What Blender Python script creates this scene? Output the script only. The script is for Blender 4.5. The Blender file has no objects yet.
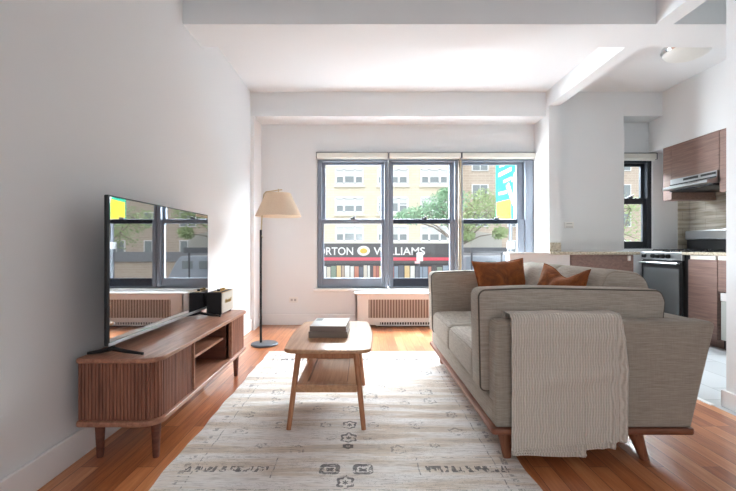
import bpy, bmesh, math, random
from mathutils import Vector, Matrix
random.seed(7)
PI = math.pi
C = bpy.context.scene.collection
sc = bpy.context.scene

# ------------------------------------------------------------------ camera
H = 0.97
cam_d = bpy.data.cameras.new('camera')
cam = bpy.data.objects.new('camera', cam_d); C.objects.link(cam)
cam.location = (0, 0, H); cam.rotation_euler = (PI/2, 0, 0)
cam_d.sensor_width = 36.0; cam_d.lens = 425.0/736.0*36.0
cam_d.shift_x = 5.0/736.0; cam_d.shift_y = 1.5/736.0
cam_d.clip_start = 0.05; cam_d.clip_end = 300
sc.camera = cam

# ------------------------------------------------------------------ view
sc.view_settings.view_transform = 'Standard'
sc.view_settings.look = 'None'
sc.view_settings.exposure = 0.75
sc.view_settings.gamma = 1.0
sc.view_settings.use_curve_mapping = False

# ------------------------------------------------------------------ world
w = bpy.data.worlds.new('sky'); sc.world = w; w.use_nodes = True
bg = w.node_tree.nodes['Background']
bg.inputs['Color'].default_value = (0.90, 0.95, 1.0, 1)
bg.inputs['Strength'].default_value = 1.0

def area(name, loc, rot, sx, sy, power, color=(1, 1, 1), portal=False):
    l = bpy.data.lights.new(name, 'AREA'); l.shape = 'RECTANGLE'; l.size = sx; l.size_y = sy
    l.energy = power; l.color = color
    if portal: l.cycles.is_portal = True
    o = bpy.data.objects.new(name, l); C.objects.link(o); o.location = loc; o.rotation_euler = rot
    return o
# added area panels outside the windows, out of view, brightening the room like daylight
def aim(loc, to): return (Vector(to)-Vector(loc)).to_track_quat('-Z', 'Y').to_euler()
area('fill_panel_top', (0.6, 7.4, 4.4), (math.radians(-68), 0, 0), 7.0, 3.2, 3600, (0.86, 0.94, 1.0))
area('fill_panel_low', (0.8, 7.2, -1.6), (math.radians(-118), 0, 0), 6.0, 2.6, 450, (0.88, 0.945, 1.0))  # added panel below the sill, throws fill up at the ceiling
area('fill_panel_left', (-3.3, 6.5, 2.0), aim((-3.3, 6.5, 2.0), (-2.6, 4.6, 1.6)), 3.2, 3.4, 6000, (0.88, 0.945, 1.0))
area('fill_panel_right', (5.2, 6.6, 4.1), aim((5.2, 6.6, 4.1), (3.6, 4.1, 3.0)), 3.8, 2.6, 2000, (0.90, 0.95, 1.0))
area('fill_panel_kitchen', (3.3, 7.0, 3.6), (math.radians(-50), 0, 0), 1.6, 1.6, 480, (0.86, 0.93, 1.0))
sl = bpy.data.lights.new('sun', 'SUN'); sl.energy = 0.6; sl.angle = math.radians(3); sl.color = (1.0, .985, .95)
so = bpy.data.objects.new('sun', sl); C.objects.link(so); so.rotation_euler = (math.radians(48), 0, math.radians(-14))
# portals only steer sky samples through the openings
area('portal_windows', (0.78, 5.5, 1.3), (-PI/2, 0, 0), 2.75, 1.7, 1, portal=True)
area('portal_kitchen', (3.3, 5.35, 1.5), (-PI/2, 0, 0), 0.5, 1.1, 1, portal=True)
area('portal_rear', (1.3, -2.45, 1.4), (PI/2, 0, 0), 5.4, 2.75, 1, portal=True)

# ------------------------------------------------------------------ mesh helpers
class MB:
    """collects geometry in world coordinates; one mesh object per build()"""
    def __init__(s): s.v = []; s.f = []
    def add(s, vs, fs, M=None):
        b = len(s.v)
        for p in vs:
            p = Vector(p)
            if M: p = M @ p
            s.v.append(p)
        for f in fs: s.f.append(tuple(i + b for i in f))
        return s
    def box(s, x0, x1, y0, y1, z0, z1, r=0.0, seg=2, M=None):
        if r <= 0:
            vs = [(x, y, z) for x in (x0, x1) for y in (y0, y1) for z in (z0, z1)]
            fs = [(0, 1, 3, 2), (4, 6, 7, 5), (0, 4, 5, 1), (2, 3, 7, 6), (0, 2, 6, 4), (1, 5, 7, 3)]
            return s.add(vs, fs, M)
        bm = bmesh.new(); bmesh.ops.create_cube(bm, size=1)
        for v in bm.verts:
            v.co = Vector(((x0+x1)/2 + v.co.x*(x1-x0), (y0+y1)/2 + v.co.y*(y1-y0), (z0+z1)/2 + v.co.z*(z1-z0)))
        r = min(r, (x1-x0)*.49, (y1-y0)*.49, (z1-z0)*.49)
        bmesh.ops.bevel(bm, geom=list(bm.edges), offset=r, segments=seg, profile=0.5, affect='EDGES')
        bm.verts.index_update()
        s.add([v.co.copy() for v in bm.verts], [[v.index for v in f.verts] for f in bm.faces], M)
        bm.free(); return s
    def tube(s, pts, rad, n=10, closed=False, cap=True):
        pts = [Vector(p) for p in pts]; m = len(pts)
        if not isinstance(rad, (list, tuple)): rad = [rad]*m
        rings = []; up = None
        for i in range(m):
            a = pts[(i-1) % m] if (closed or i > 0) else pts[i]
            b = pts[(i+1) % m] if (closed or i < m-1) else pts[i]
            t = (b-a).normalized()
            if up is None:
                up = Vector((0, 0, 1)) if abs(t.z) < .9 else Vector((1, 0, 0))
            u = (up - t*up.dot(t))
            if u.length < 1e-6: u = t.orthogonal()
            u.normalize(); up = u; v = t.cross(u)
            rings.append([pts[i] + (u*math.cos(2*PI*k/n) + v*math.sin(2*PI*k/n))*rad[i] for k in range(n)])
        vs = [p for r_ in rings for p in r_]; fs = []
        for i in range(m if closed else m-1):
            j = (i+1) % m
            for k in range(n):
                l = (k+1) % n
                fs.append((i*n+k, i*n+l, j*n+l, j*n+k))
        if cap and not closed:
            fs.append(tuple(range(n))[::-1]); fs.append(tuple((m-1)*n+k for k in range(n)))
        return s.add(vs, fs)
    def lathe(s, prof, c=(0, 0, 0), n=40, M=None):
        vs = []; fs = []
        for (r, z) in prof:
            for k in range(n):
                a = 2*PI*k/n; vs.append((c[0]+r*math.cos(a), c[1]+r*math.sin(a), c[2]+z))
        for i in range(len(prof)-1):
            for k in range(n):
                l = (k+1) % n; fs.append((i*n+k, i*n+l, (i+1)*n+l, (i+1)*n+k))
        fs.append(tuple(range(n))[::-1]); fs.append(tuple((len(prof)-1)*n+k for k in range(n)))
        return s.add(vs, fs, M)
    def puffy(s, outline, a0, a1, r, bulge=0.0, axis='y', nr=4, nc=5):
        """2D outline extruded along an axis, rounded rims and softly bulging faces"""
        P = [Vector((p[0], p[1])) for p in outline]; m = len(P)
        ar = sum(P[i].x*P[(i+1) % m].y - P[(i+1) % m].x*P[i].y for i in range(m))
        if ar < 0: P.reverse()
        c = sum(P, Vector((0, 0)))/m
        N = []
        for i in range(m):
            t = (P[(i+1) % m]-P[i-1]).normalized(); N.append(Vector((-t.y, t.x)))
        def ring(ins, sc_, h):
            out = []
            for i in range(m):
                q = P[i]+N[i]*ins; q = c+(q-c)*sc_
                out.append((q, h))
            return out
        side = []
        for k in range(nr+1):
            a = PI/2*k/nr; side.append((r*(1-math.cos(a)), 1.0, r*(1-math.sin(a))))   # k=0 : inset 0, depth r
        for k in range(1, nc+1):
            sc_ = 1-k/(nc+0.6); side.append((r, sc_, -bulge*(1-sc_**2.2)))
        rings = [ring(i_, s_, a0+h_) for (i_, s_, h_) in reversed(side)] + [ring(i_, s_, a1-h_) for (i_, s_, h_) in side]
        def pos(q, h):
            if axis == 'y': return (q.x, h, q.y)
            if axis == 'x': return (h, q.x, q.y)
            return (q.x, q.y, h)
        vs = [pos(q, h) for rg in rings for (q, h) in rg]; fs = []
        for i in range(len(rings)-1):
            for k in range(m):
                l = (k+1) % m; fs.append((i*m+k, i*m+l, (i+1)*m+l, (i+1)*m+k))
        fs.append(tuple(range(m))[::-1]); fs.append(tuple((len(rings)-1)*m+k for k in range(m)))
        return s.add(vs, fs)
    def build(s, name, mat, parent=None, smooth=False, angle=40, label=None):
        off = Vector((0, 0, 0)); p = parent
        while p is not None:
            off = off + Vector(p.location); p = p.parent
        if parent is not None and parent.get('_local'): off = Vector((0, 0, 0))
        me = bpy.data.meshes.new(name)
        me.from_pydata([tuple(v-off) for v in s.v], [], s.f); me.update()
        bm = bmesh.new(); bm.from_mesh(me); bmesh.ops.recalc_face_normals(bm, faces=bm.faces); bm.to_mesh(me); bm.free()
        if smooth:
            me.polygons.foreach_set('use_smooth', [True]*len(me.polygons))
            try: me.set_sharp_from_angle(angle=math.radians(angle))
            except Exception: pass
        me.materials.append(mat)
        o = bpy.data.objects.new(name, me); C.objects.link(o)
        if parent is not None: o.parent = parent
        if label: o['label'] = label
        return o

def thing(name, label, cat, loc=(0, 0, 0), group=None):
    o = bpy.data.objects.new(name, None); C.objects.link(o); o.location = loc
    o.empty_display_size = 0.1
    o['label'] = label; o['category'] = cat
    if group: o['group'] = group
    return o
def tag(o, label, cat, group=None):
    o['label'] = label; o['category'] = cat
    if group: o['group'] = group
    return o
def struct(o): o['kind'] = 'structure'; return o
def origin(o, loc):
    """move a top-level mesh's origin to loc, keeping its shape in place"""
    o.data.transform(Matrix.Translation(-Vector(loc))); o.location = loc; return o
def rpoly(pts, rads, seg=6):
    n = len(pts); out = []
    if not isinstance(rads, (list, tuple)): rads = [rads]*n
    for i in range(n):
        p = Vector(pts[i]); a = Vector(pts[i-1]); b = Vector(pts[(i+1) % n]); r = rads[i]
        d1 = (a-p).normalized(); d2 = (b-p).normalized()
        ang = d1.angle(d2); t = min(r/math.tan(ang/2), (a-p).length*.49, (b-p).length*.49)
        rr = t*math.tan(ang/2)
        cen = p+(d1+d2).normalized()*(rr/math.sin(ang/2))
        s_ = p+d1*t-cen; e_ = p+d2*t-cen
        for k in range(seg+1):
            u = k/seg; tot = s_.angle(e_)
            v = (s_*math.sin((1-u)*tot)+e_*math.sin(u*tot))/math.sin(tot) if tot > 1e-5 else s_
            out.append(cen+v)
    # densify long spans
    res = []
    for i in range(len(out)):
        a = out[i]; b = out[(i+1) % len(out)]; res.append(a)
        k = int((b-a).length/0.06)
        for j in range(1, k+1): res.append(a+(b-a)*(j/(k+1)))
    return res
def text_mesh(name, body, size, loc, rot, mat, parent=None, extrude=0.01, bold=0.0, align='CENTER', sx=1.0, shear=0.0, label=None):
    cu = bpy.data.curves.new(name, 'FONT'); cu.body = body; cu.size = size; cu.extrude = extrude
    cu.align_x = align; cu.align_y = 'CENTER'; cu.offset = bold; cu.shear = shear
    t = bpy.data.objects.new(name, cu); C.objects.link(t)
    dg = bpy.context.evaluated_depsgraph_get(); me = bpy.data.meshes.new_from_object(t.evaluated_get(dg))
    bpy.data.objects.remove(t); bpy.data.curves.remove(cu)
    off = Vector((0, 0, 0)); p = parent
    while p is not None: off = off+Vector(p.location); p = p.parent
    M = Matrix.Translation(Vector(loc)-off) @ rot.to_4x4() @ Matrix.Diagonal((sx, 1, 1, 1))
    me.transform(M); me.materials.clear(); me.materials.append(mat)
    o = bpy.data.objects.new(name, me); C.objects.link(o)
    if parent is not None: o.parent = parent
    if label: o['label'] = label
    return o

# ------------------------------------------------------------------ materials
def lin(c):
    return tuple(((x/255)/12.92 if x/255 <= .04045 else ((x/255+.055)/1.055)**2.4) for x in c)+(1,)
def mat(name, col, rough=.5, metal=0.0, spec=.5, bump=None, coat=0, sheen=0):
    m = bpy.data.materials.new(name); m.use_nodes = True; b = m.node_tree.nodes['Principled BSDF']
    b.inputs['Base Color'].default_value = lin(col); b.inputs['Roughness'].default_value = rough
    b.inputs['Metallic'].default_value = metal; b.inputs['Specular IOR Level'].default_value = spec
    b.inputs['Coat Weight'].default_value = coat; b.inputs['Sheen Weight'].default_value = sheen
    nt = m.node_tree
    tc = nt.nodes.new('ShaderNodeTexCoord')
    nz = nt.nodes.new('ShaderNodeTexNoise'); nz.inputs['Scale'].default_value = bump[0] if bump else 9
    nz.inputs['Detail'].default_value = 4
    nt.links.new(tc.outputs['Object'], nz.inputs['Vector'])
    if bump:
        bp = nt.nodes.new('ShaderNodeBump'); bp.inputs['Strength'].default_value = bump[1]; bp.inputs['Distance'].default_value = bump[2]
        nt.links.new(nz.outputs['Fac'], bp.inputs['Height']); nt.links.new(bp.outputs['Normal'], b.inputs['Normal'])
    else:
        mr = nt.nodes.new('ShaderNodeMapRange'); mr.inputs['To Min'].default_value = max(0, rough-.04); mr.inputs['To Max'].default_value = min(1, rough+.04)
        nt.links.new(nz.outputs['Fac'], mr.inputs['Value']); nt.links.new(mr.outputs['Result'], b.inputs['Roughness'])
    return m
def nd(nt, t, **kw):
    n = nt.nodes.new(t)
    for k, v in kw.items():
        if k in n.inputs: n.inputs[k].default_value = v
        else: setattr(n, k, v)
    return n
def ramp(nt, stops):
    r = nt.nodes.new('ShaderNodeValToRGB'); e = r.color_ramp.elements
    while len(e) > 1: e.remove(e[-1])
    e[0].position = stops[0][0]; e[0].color = stops[0][1]
    for p, c in stops[1:]:
        x = e.new(p); x.color = c
    return r
def mathn(nt, op, a, b=None, c=None):
    n = nt.nodes.new('ShaderNodeMath'); n.operation = op
    for i, v in enumerate((a, b, c)):
        if v is None: continue
        if hasattr(v, 'is_linked') or hasattr(v, 'links'): nt.links.new(v, n.inputs[i])
        else: n.inputs[i].default_value = v
    return n.outputs[0]
def wood(name, dark, lite, stretch=(40, 3, 40), rough=.4, seed=0, coat=0, detail=5, streak=.55):
    m = bpy.data.materials.new(name); m.use_nodes = True; nt = m.node_tree; b = nt.nodes['Principled BSDF']
    tc = nd(nt, 'ShaderNodeTexCoord'); mp = nd(nt, 'ShaderNodeMapping'); mp.inputs['Scale'].default_value = stretch
    mp.inputs['Location'].default_value = (seed, seed*2, 0)
    nt.links.new(tc.outputs['Object'], mp.inputs['Vector'])
    n1 = nd(nt, 'ShaderNodeTexNoise', Scale=1.0, Detail=detail, Roughness=.6, Distortion=.6)
    nt.links.new(mp.outputs['Vector'], n1.inputs['Vector'])
    r = ramp(nt, [(.5-streak*.45, lin(dark)), (.5+streak*.45, lin(lite))])
    nt.links.new(n1.outputs['Fac'], r.inputs['Fac']); nt.links.new(r.outputs['Color'], b.inputs['Base Color'])
    b.inputs['Roughness'].default_value = rough; b.inputs['Coat Weight'].default_value = coat
    bp = nd(nt, 'ShaderNodeBump', Strength=.15, Distance=.002); nt.links.new(n1.outputs['Fac'], bp.inputs['Height']); nt.links.new(bp.outputs['Normal'], b.inputs['Normal'])
    return m
def fabric(name, dark, lite, sc_=(25, 25, 260), rough=.9, bstr=.25, sheen=.15):
    m = bpy.data.materials.new(name); m.use_nodes = True; nt = m.node_tree; b = nt.nodes['Principled BSDF']
    tc = nd(nt, 'ShaderNodeTexCoord'); mp = nd(nt, 'ShaderNodeMapping'); mp.inputs['Scale'].default_value = sc_
    nt.links.new(tc.outputs['Object'], mp.inputs['Vector'])
    n1 = nd(nt, 'ShaderNodeTexNoise', Scale=1.0, Detail=4, Roughness=.65); nt.links.new(mp.outputs['Vector'], n1.inputs['Vector'])
    mp2 = nd(nt, 'ShaderNodeMapping'); mp2.inputs['Scale'].default_value = (sc_[2], sc_[2], sc_[0]); nt.links.new(tc.outputs['Object'], mp2.inputs['Vector'])
    n2 = nd(nt, 'ShaderNodeTexNoise', Scale=1.0, Detail=3, Roughness=.6); nt.links.new(mp2.outputs['Vector'], n2.inputs['Vector'])
    mixv = mathn(nt, 'MULTIPLY_ADD', n1.outputs['Fac'], .78, mathn(nt, 'MULTIPLY', n2.outputs['Fac'], .22))
    r = ramp(nt, [(.36, lin(dark)), (.62, lin(lite))]); nt.links.new(mixv, r.inputs['Fac'])
    nt.links.new(r.outputs['Color'], b.inputs['Base Color']); b.inputs['Roughness'].default_value = rough
    b.inputs['Sheen Weight'].default_value = sheen
    bp = nd(nt, 'ShaderNodeBump', Strength=bstr, Distance=.002); nt.links.new(mixv, bp.inputs['Height']); nt.links.new(bp.outputs['Normal'], b.inputs['Normal'])
    return m

M_wall = mat('wall_paint', (231, 233, 234), .55, spec=.3, bump=(120, .04, .001))
M_ceil = mat('ceiling_paint', (231, 233, 234), .8, spec=.2, bump=(90, .03, .001))
M_trim = mat('trim_paint', (240, 240, 240), .35)
M_white = mat('white_enamel', (238, 237, 236), .35)
M_cover = mat('radiator_paint', (232, 229, 226), .45)
M_grille = mat('grille_paint', (206, 192, 182), .5)
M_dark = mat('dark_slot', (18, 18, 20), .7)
M_frame = mat('window_frame_grey', (124, 132, 144), .35, metal=.15)
M_rail = mat('window_rail_navy', (34, 42, 56), .35, metal=.3)
M_kframe = mat('kitchen_frame', (44, 48, 54), .4, metal=.3)
M_blind = mat('blind_cassette', (232, 231, 222), .5)
M_chain = mat('blind_chain', (120, 110, 98), .4, metal=.6)
M_black = mat('black_plastic', (18, 18, 20), .35)
M_blackm = mat('black_metal', (38, 38, 41), .4, metal=.5)
M_steel = mat('brushed_steel', (176, 178, 180), .3, metal=.95)
M_chrome = mat('chrome', (210, 212, 214), .12, metal=1)
M_brass = mat('brushed_brass', (196, 178, 146), .35, metal=.6)
M_gold = mat('gold_print', (190, 160, 96), .35, metal=.7)
M_grey = mat('base_grey', (96, 99, 106), .45, metal=.3)
M_outlet = mat('outlet_plastic', (232, 230, 226), .4)
M_outdark = mat('outlet_slot', (178, 176, 174), .5)
M_walnut = wood('walnut', (98, 56, 42), (168, 112, 88), (45, 45, 3.5), .42, 1)
M_walnut_h = wood('walnut_flat', (132, 84, 66), (188, 136, 108), (50, 3.5, 50), .36, 2)
M_walnut_d = wood('walnut_inner', (86, 46, 34), (128, 76, 58), (3.5, 45, 45), .5, 3)
M_oak = wood('oak_table', (176, 124, 86), (214, 168, 128), (50, 2.6, 50), .3, 4, coat=.35)
M_oakleg = wood('oak_leg', (158, 98, 62), (198, 138, 98), (60, 60, 4), .4, 5)
M_sofawood = wood('sofa_walnut', (110, 62, 42), (164, 106, 76), (60, 60, 4), .4, 6)
M_sofabase = wood('sofa_base_wood', (104, 58, 40), (158, 100, 72), (4, 4, 60), .4, 7)
M_cab = wood('cabinet_walnut', (118, 95, 87), (156, 128, 118), (30, 3, 60), .45, 8)
M_linen = fabric('linen_greige', (142, 133, 121), (176, 166, 153), (14, 14, 420), .9, .12)
M_linen2 = fabric('linen_cushion', (152, 143, 131), (188, 178, 165), (14, 14, 420), .9, .12)
M_pipe = mat('piping_dark', (92, 84, 76), .9)
M_shade = None

def mat_shade():
    m = bpy.data.materials.new('linen_shade'); m.use_nodes = True; nt = m.node_tree
    b = nt.nodes['Principled BSDF']; out = nt.nodes['Material Output']
    tc = nd(nt, 'ShaderNodeTexCoord'); n = nd(nt, 'ShaderNodeTexNoise', Scale=160, Detail=2)
    nt.links.new(tc.outputs['Object'], n.inputs['Vector'])
    r = ramp(nt, [(.3, lin((236, 222, 204))), (.7, lin((246, 234, 218)))]); nt.links.new(n.outputs['Fac'], r.inputs['Fac'])
    nt.links.new(r.outputs['Color'], b.inputs['Base Color']); b.inputs['Roughness'].default_value = .9
    t = nd(nt, 'ShaderNodeBsdfTranslucent'); nt.links.new(r.outputs['Color'], t.inputs['Color'])
    mx = nd(nt, 'ShaderNodeMixShader'); mx.inputs[0].default_value = .45
    nt.links.new(b.outputs[0], mx.inputs[1]); nt.links.new(t.outputs[0], mx.inputs[2]); nt.links.new(mx.outputs[0], out.inputs['Surface'])
    return m
M_shade = mat_shade()

def mat_glass(name='window_glass', tint=(.97, .98, .98), refl=.07):
    m = bpy.data.materials.new(name); m.use_nodes = True; nt = m.node_tree; out = nt.nodes['Material Output']
    nt.nodes.remove(nt.nodes['Principled BSDF'])
    t = nd(nt, 'ShaderNodeBsdfTransparent'); t.inputs['Color'].default_value = tint+(1,)
    g = nd(nt, 'ShaderNodeBsdfGlossy'); g.inputs['Roughness'].default_value = .02
    lw = nd(nt, 'ShaderNodeLayerWeight', Blend=.25)
    f = mathn(nt, 'MULTIPLY_ADD', lw.outputs['Fresnel'], .5, 0.01)
    mx = nd(nt, 'ShaderNodeMixShader'); nt.links.new(f, mx.inputs[0])
    nt.links.new(t.outputs[0], mx.inputs[1]); nt.links.new(g.outputs[0], mx.inputs[2]); nt.links.new(mx.outputs[0], out.inputs['Surface'])
    return m
M_glass = mat_glass()

def mat_screen():
    m = bpy.data.materials.new('glossy_screen'); m.use_nodes = True; nt = m.node_tree; b = nt.nodes['Principled BSDF']
    tc = nd(nt, 'ShaderNodeTexCoord'); n = nd(nt, 'ShaderNodeTexNoise', Scale=3, Detail=1)
    nt.links.new(tc.outputs['Object'], n.inputs['Vector'])
    r = ramp(nt, [(0, (.008, .008, .010, 1)), (1, (.014, .014, .017, 1))]); nt.links.new(n.outputs['Fac'], r.inputs['Fac'])
    nt.links.new(r.outputs['Color'], b.inputs['Base Color'])
    b.inputs['Roughness'].default_value = .015; b.inputs['IOR'].default_value = 4.6
    return m
M_screen = mat_screen()

def mat_floor():
    m = bpy.data.materials.new('oak_strip_floor'); m.use_nodes = True; nt = m.node_tree; b = nt.nodes['Principled BSDF']
    tc = nd(nt, 'ShaderNodeTexCoord'); sp = nd(nt, 'ShaderNodeSeparateXYZ'); nt.links.new(tc.outputs['Object'], sp.inputs[0])
    cb = nd(nt, 'ShaderNodeCombineXYZ'); nt.links.new(sp.outputs['Y'], cb.inputs['X']); nt.links.new(sp.outputs['X'], cb.inputs['Y'])
    br = nd(nt, 'ShaderNodeTexBrick'); br.offset = .37; br.offset_frequency = 3; br.squash = 1
    br.inputs['Scale'].default_value = 1; br.inputs['Brick Width'].default_value = 1.15; br.inputs['Row Height'].default_value = .083
    br.inputs['Mortar Size'].default_value = .0014; br.inputs['Mortar Smooth'].default_value = .2; br.inputs['Bias'].default_value = 0
    br.inputs['Color1'].default_value = (0, 0, 0, 1); br.inputs['Color2'].default_value = (1, 1, 1, 1); br.inputs['Mortar'].default_value = (.5, .5, .5, 1)
    nt.links.new(cb.outputs[0], br.inputs['Vector'])
    mp = nd(nt, 'ShaderNodeMapping'); mp.inputs['Scale'].default_value = (55, 3.2, 1); nt.links.new(tc.outputs['Object'], mp.inputs['Vector'])
    # shift grain per plank
    mx0 = nd(nt, 'ShaderNodeVectorMath', operation='MULTIPLY_ADD'); nt.links.new(br.outputs['Color'], mx0.inputs[0]); mx0.inputs[1].default_value = (7, 5, 3)
    nt.links.new(mp.outputs[0], mx0.inputs[2])
    nz = nd(nt, 'ShaderNodeTexNoise', Scale=1, Detail=5, Roughness=.6, Distortion=.8); nt.links.new(mx0.outputs[0], nz.inputs['Vector'])
    v = mathn(nt, 'MULTIPLY_ADD', nz.outputs['Fac'], .62, mathn(nt, 'MULTIPLY', br.outputs['Color'], .38))
    r = ramp(nt, [(.2, lin((138, 72, 38))), (.45, lin((186, 112, 66))), (.62, lin((206, 136, 88))), (.8, lin((224, 164, 118)))])
    nt.links.new(v, r.inputs['Fac'])
    mx = nd(nt, 'ShaderNodeMix', data_type='RGBA'); nt.links.new(br.outputs['Fac'], mx.inputs['Factor'])
    nt.links.new(r.outputs['Color'], mx.inputs['A']); mx.inputs['B'].default_value = lin((88, 44, 26))
    nt.links.new(mx.outputs['Result'], b.inputs['Base Color'])
    b.inputs['Roughness'].default_value = .3; b.inputs['Coat Weight'].default_value = .5; b.inputs['Coat Roughness'].default_value = .15
    h = mathn(nt, 'MULTIPLY_ADD', br.outputs['Fac'], -1.0, mathn(nt, 'MULTIPLY', nz.outputs['Fac'], .15))
    bp = nd(nt, 'ShaderNodeBump', Strength=.25, Distance=.0015); nt.links.new(h, bp.inputs['Height']); nt.links.new(bp.outputs['Normal'], b.inputs['Normal'])
    return m
M_floor = mat_floor()

def mat_tile(name, c1, c2, mortar, bw, rh, ms, rough, axis='xy', vein=None):
    m = bpy.data.materials.new(name); m.use_nodes = True; nt = m.node_tree; b = nt.nodes['Principled BSDF']
    tc = nd(nt, 'ShaderNodeTexCoord'); sp = nd(nt, 'ShaderNodeSeparateXYZ'); nt.links.new(tc.outputs['Object'], sp.inputs[0])
    cb = nd(nt, 'ShaderNodeCombineXYZ')
    ax = {'x': sp.outputs['X'], 'y': sp.outputs['Y'], 'z': sp.outputs['Z']}
    nt.links.new(ax[axis[0]], cb.inputs['X']); nt.links.new(ax[axis[1]], cb.inputs['Y'])
    br = nd(nt, 'ShaderNodeTexBrick'); br.offset = .5
    br.inputs['Scale'].default_value = 1; br.inputs['Brick Width'].default_value = bw; br.inputs['Row Height'].default_value = rh
    br.inputs['Mortar Size'].default_value = ms; br.inputs['Color1'].default_value = lin(c1); br.inputs['Color2'].default_value = lin(c2); br.inputs['Mortar'].default_value = lin(mortar)
    nt.links.new(cb.outputs[0], br.inputs['Vector'])
    col = br.outputs['Color']
    if vein:
        mp = nd(nt, 'ShaderNodeMapping'); mp.inputs['Scale'].default_value = (2, 2, 26); nt.links.new(tc.outputs['Object'], mp.inputs['Vector'])
        nz = nd(nt, 'ShaderNodeTexNoise', Scale=1, Detail=4); nt.links.new(mp.outputs[0], nz.inputs['Vector'])
        r = ramp(nt, [(.35, lin(vein)), (.6, (1, 1, 1, 1))]); nt.links.new(nz.outputs['Fac'], r.inputs['Fac'])
        mx = nd(nt, 'ShaderNodeMix', data_type='RGBA', blend_type='MULTIPLY'); mx.inputs['Factor'].default_value = 1
        nt.links.new(col, mx.inputs['A']); nt.links.new(r.outputs['Color'], mx.inputs['B']); col = mx.outputs['Result']
    nt.links.new(col, b.inputs['Base Color']); b.inputs['Roughness'].default_value = rough
    return m
M_ktile = mat_tile('kitchen_floor_tile', (176, 180, 182), (186, 190, 192), (140, 144, 146), .45, .3, .004, .3, 'yx')
M_splash = mat_tile('backsplash_tile_side', (206, 200, 188), (214, 208, 196), (176, 170, 158), .3, .1, .002, .25, 'yz', vein=(205, 200, 190))
M_splashb = mat_tile('backsplash_tile_back', (200, 194, 180), (208, 202, 188), (170, 164, 152), .3, .1, .002, .25, 'xz', vein=(205, 200, 190))

def mat_granite():
    m = bpy.data.materials.new('beige_granite'); m.use_nodes = True; nt = m.node_tree; b = nt.nodes['Principled BSDF']
    tc = nd(nt, 'ShaderNodeTexCoord'); nz = nd(nt, 'ShaderNodeTexNoise', Scale=60, Detail=6, Roughness=.7); nt.links.new(tc.outputs['Object'], nz.inputs['Vector'])
    r = ramp(nt, [(.3, lin((120, 108, 92))), (.5, lin((196, 186, 166))), (.7, lin((222, 214, 198)))]); nt.links.new(nz.outputs['Fac'], r.inputs['Fac'])
    nt.links.new(r.outputs['Color'], b.inputs['Base Color']); b.inputs['Roughness'].default_value = .2
    return m
M_granite = mat_granite()

def mat_velvet():
    m = bpy.data.materials.new('rust_velvet'); m.use_nodes = True; nt = m.node_tree; b = nt.nodes['Principled BSDF']
    tc = nd(nt, 'ShaderNodeTexCoord'); nz = nd(nt, 'ShaderNodeTexNoise', Scale=9, Detail=5, Roughness=.6, Distortion=1.2); nt.links.new(tc.outputs['Object'], nz.inputs['Vector'])
    r = ramp(nt, [(.3, lin((104, 50, 12))), (.7, lin((166, 92, 34)))]); nt.links.new(nz.outputs['Fac'], r.inputs['Fac'])
    nt.links.new(r.outputs['Color'], b.inputs['Base Color']); b.inputs['Roughness'].default_value = .75
    b.inputs['Sheen Weight'].default_value = .35; b.inputs['Sheen Tint'].default_value = lin((230, 150, 90)); b.inputs['Sheen Roughness'].default_value = .35
    bp = nd(nt, 'ShaderNodeBump', Strength=.6, Distance=.02); nt.links.new(nz.outputs['Fac'], bp.inputs['Height']); nt.links.new(bp.outputs['Normal'], b.inputs['Normal'])
    return m
M_velvet = mat_velvet()

def mat_knit():
    m = bpy.data.materials.new('knit_throw'); m.use_nodes = True; nt = m.node_tree; b = nt.nodes['Principled BSDF']
    tc = nd(nt, 'ShaderNodeTexCoord')
    n0 = nd(nt, 'ShaderNodeTexNoise', Scale=14, Detail=2); nt.links.new(tc.outputs['Object'], n0.inputs['Vector'])
    sp = nd(nt, 'ShaderNodeSeparateXYZ'); nt.links.new(tc.outputs['Object'], sp.inputs[0])
    wob = mathn(nt, 'SINE', mathn(nt, 'MULTIPLY', sp.outputs['Z'], 120.0))
    xx = mathn(nt, 'MULTIPLY_ADD', wob, .0007, sp.outputs['X'])
    xx = mathn(nt, 'MULTIPLY_ADD', n0.outputs['Fac'], .016, xx)
    s = mathn(nt, 'SINE', mathn(nt, 'MULTIPLY', xx, 2*PI/.0115))
    k = mathn(nt, 'SINE', mathn(nt, 'MULTIPLY', sp.outputs['Z'], 2*PI/.013))
    v = mathn(nt, 'MULTIPLY_ADD', s, .5, mathn(nt, 'MULTIPLY', k, .07))
    v = mathn(nt, 'ADD', v, .5)
    r = ramp(nt, [(0, lin((204, 192, 178))), (.5, lin((222, 212, 200))), (1, lin((228, 219, 208)))]); nt.links.new(v, r.inputs['Fac'])
    nt.links.new(r.outputs['Color'], b.inputs['Base Color']); b.inputs['Roughness'].default_value = .95; b.inputs['Sheen Weight'].default_value = .3
    bp = nd(nt, 'ShaderNodeBump', Strength=.7, Distance=.005); nt.links.new(v, bp.inputs['Height']); nt.links.new(bp.outputs['Normal'], b.inputs['Normal'])
    return m
M_knit = mat_knit()

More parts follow.
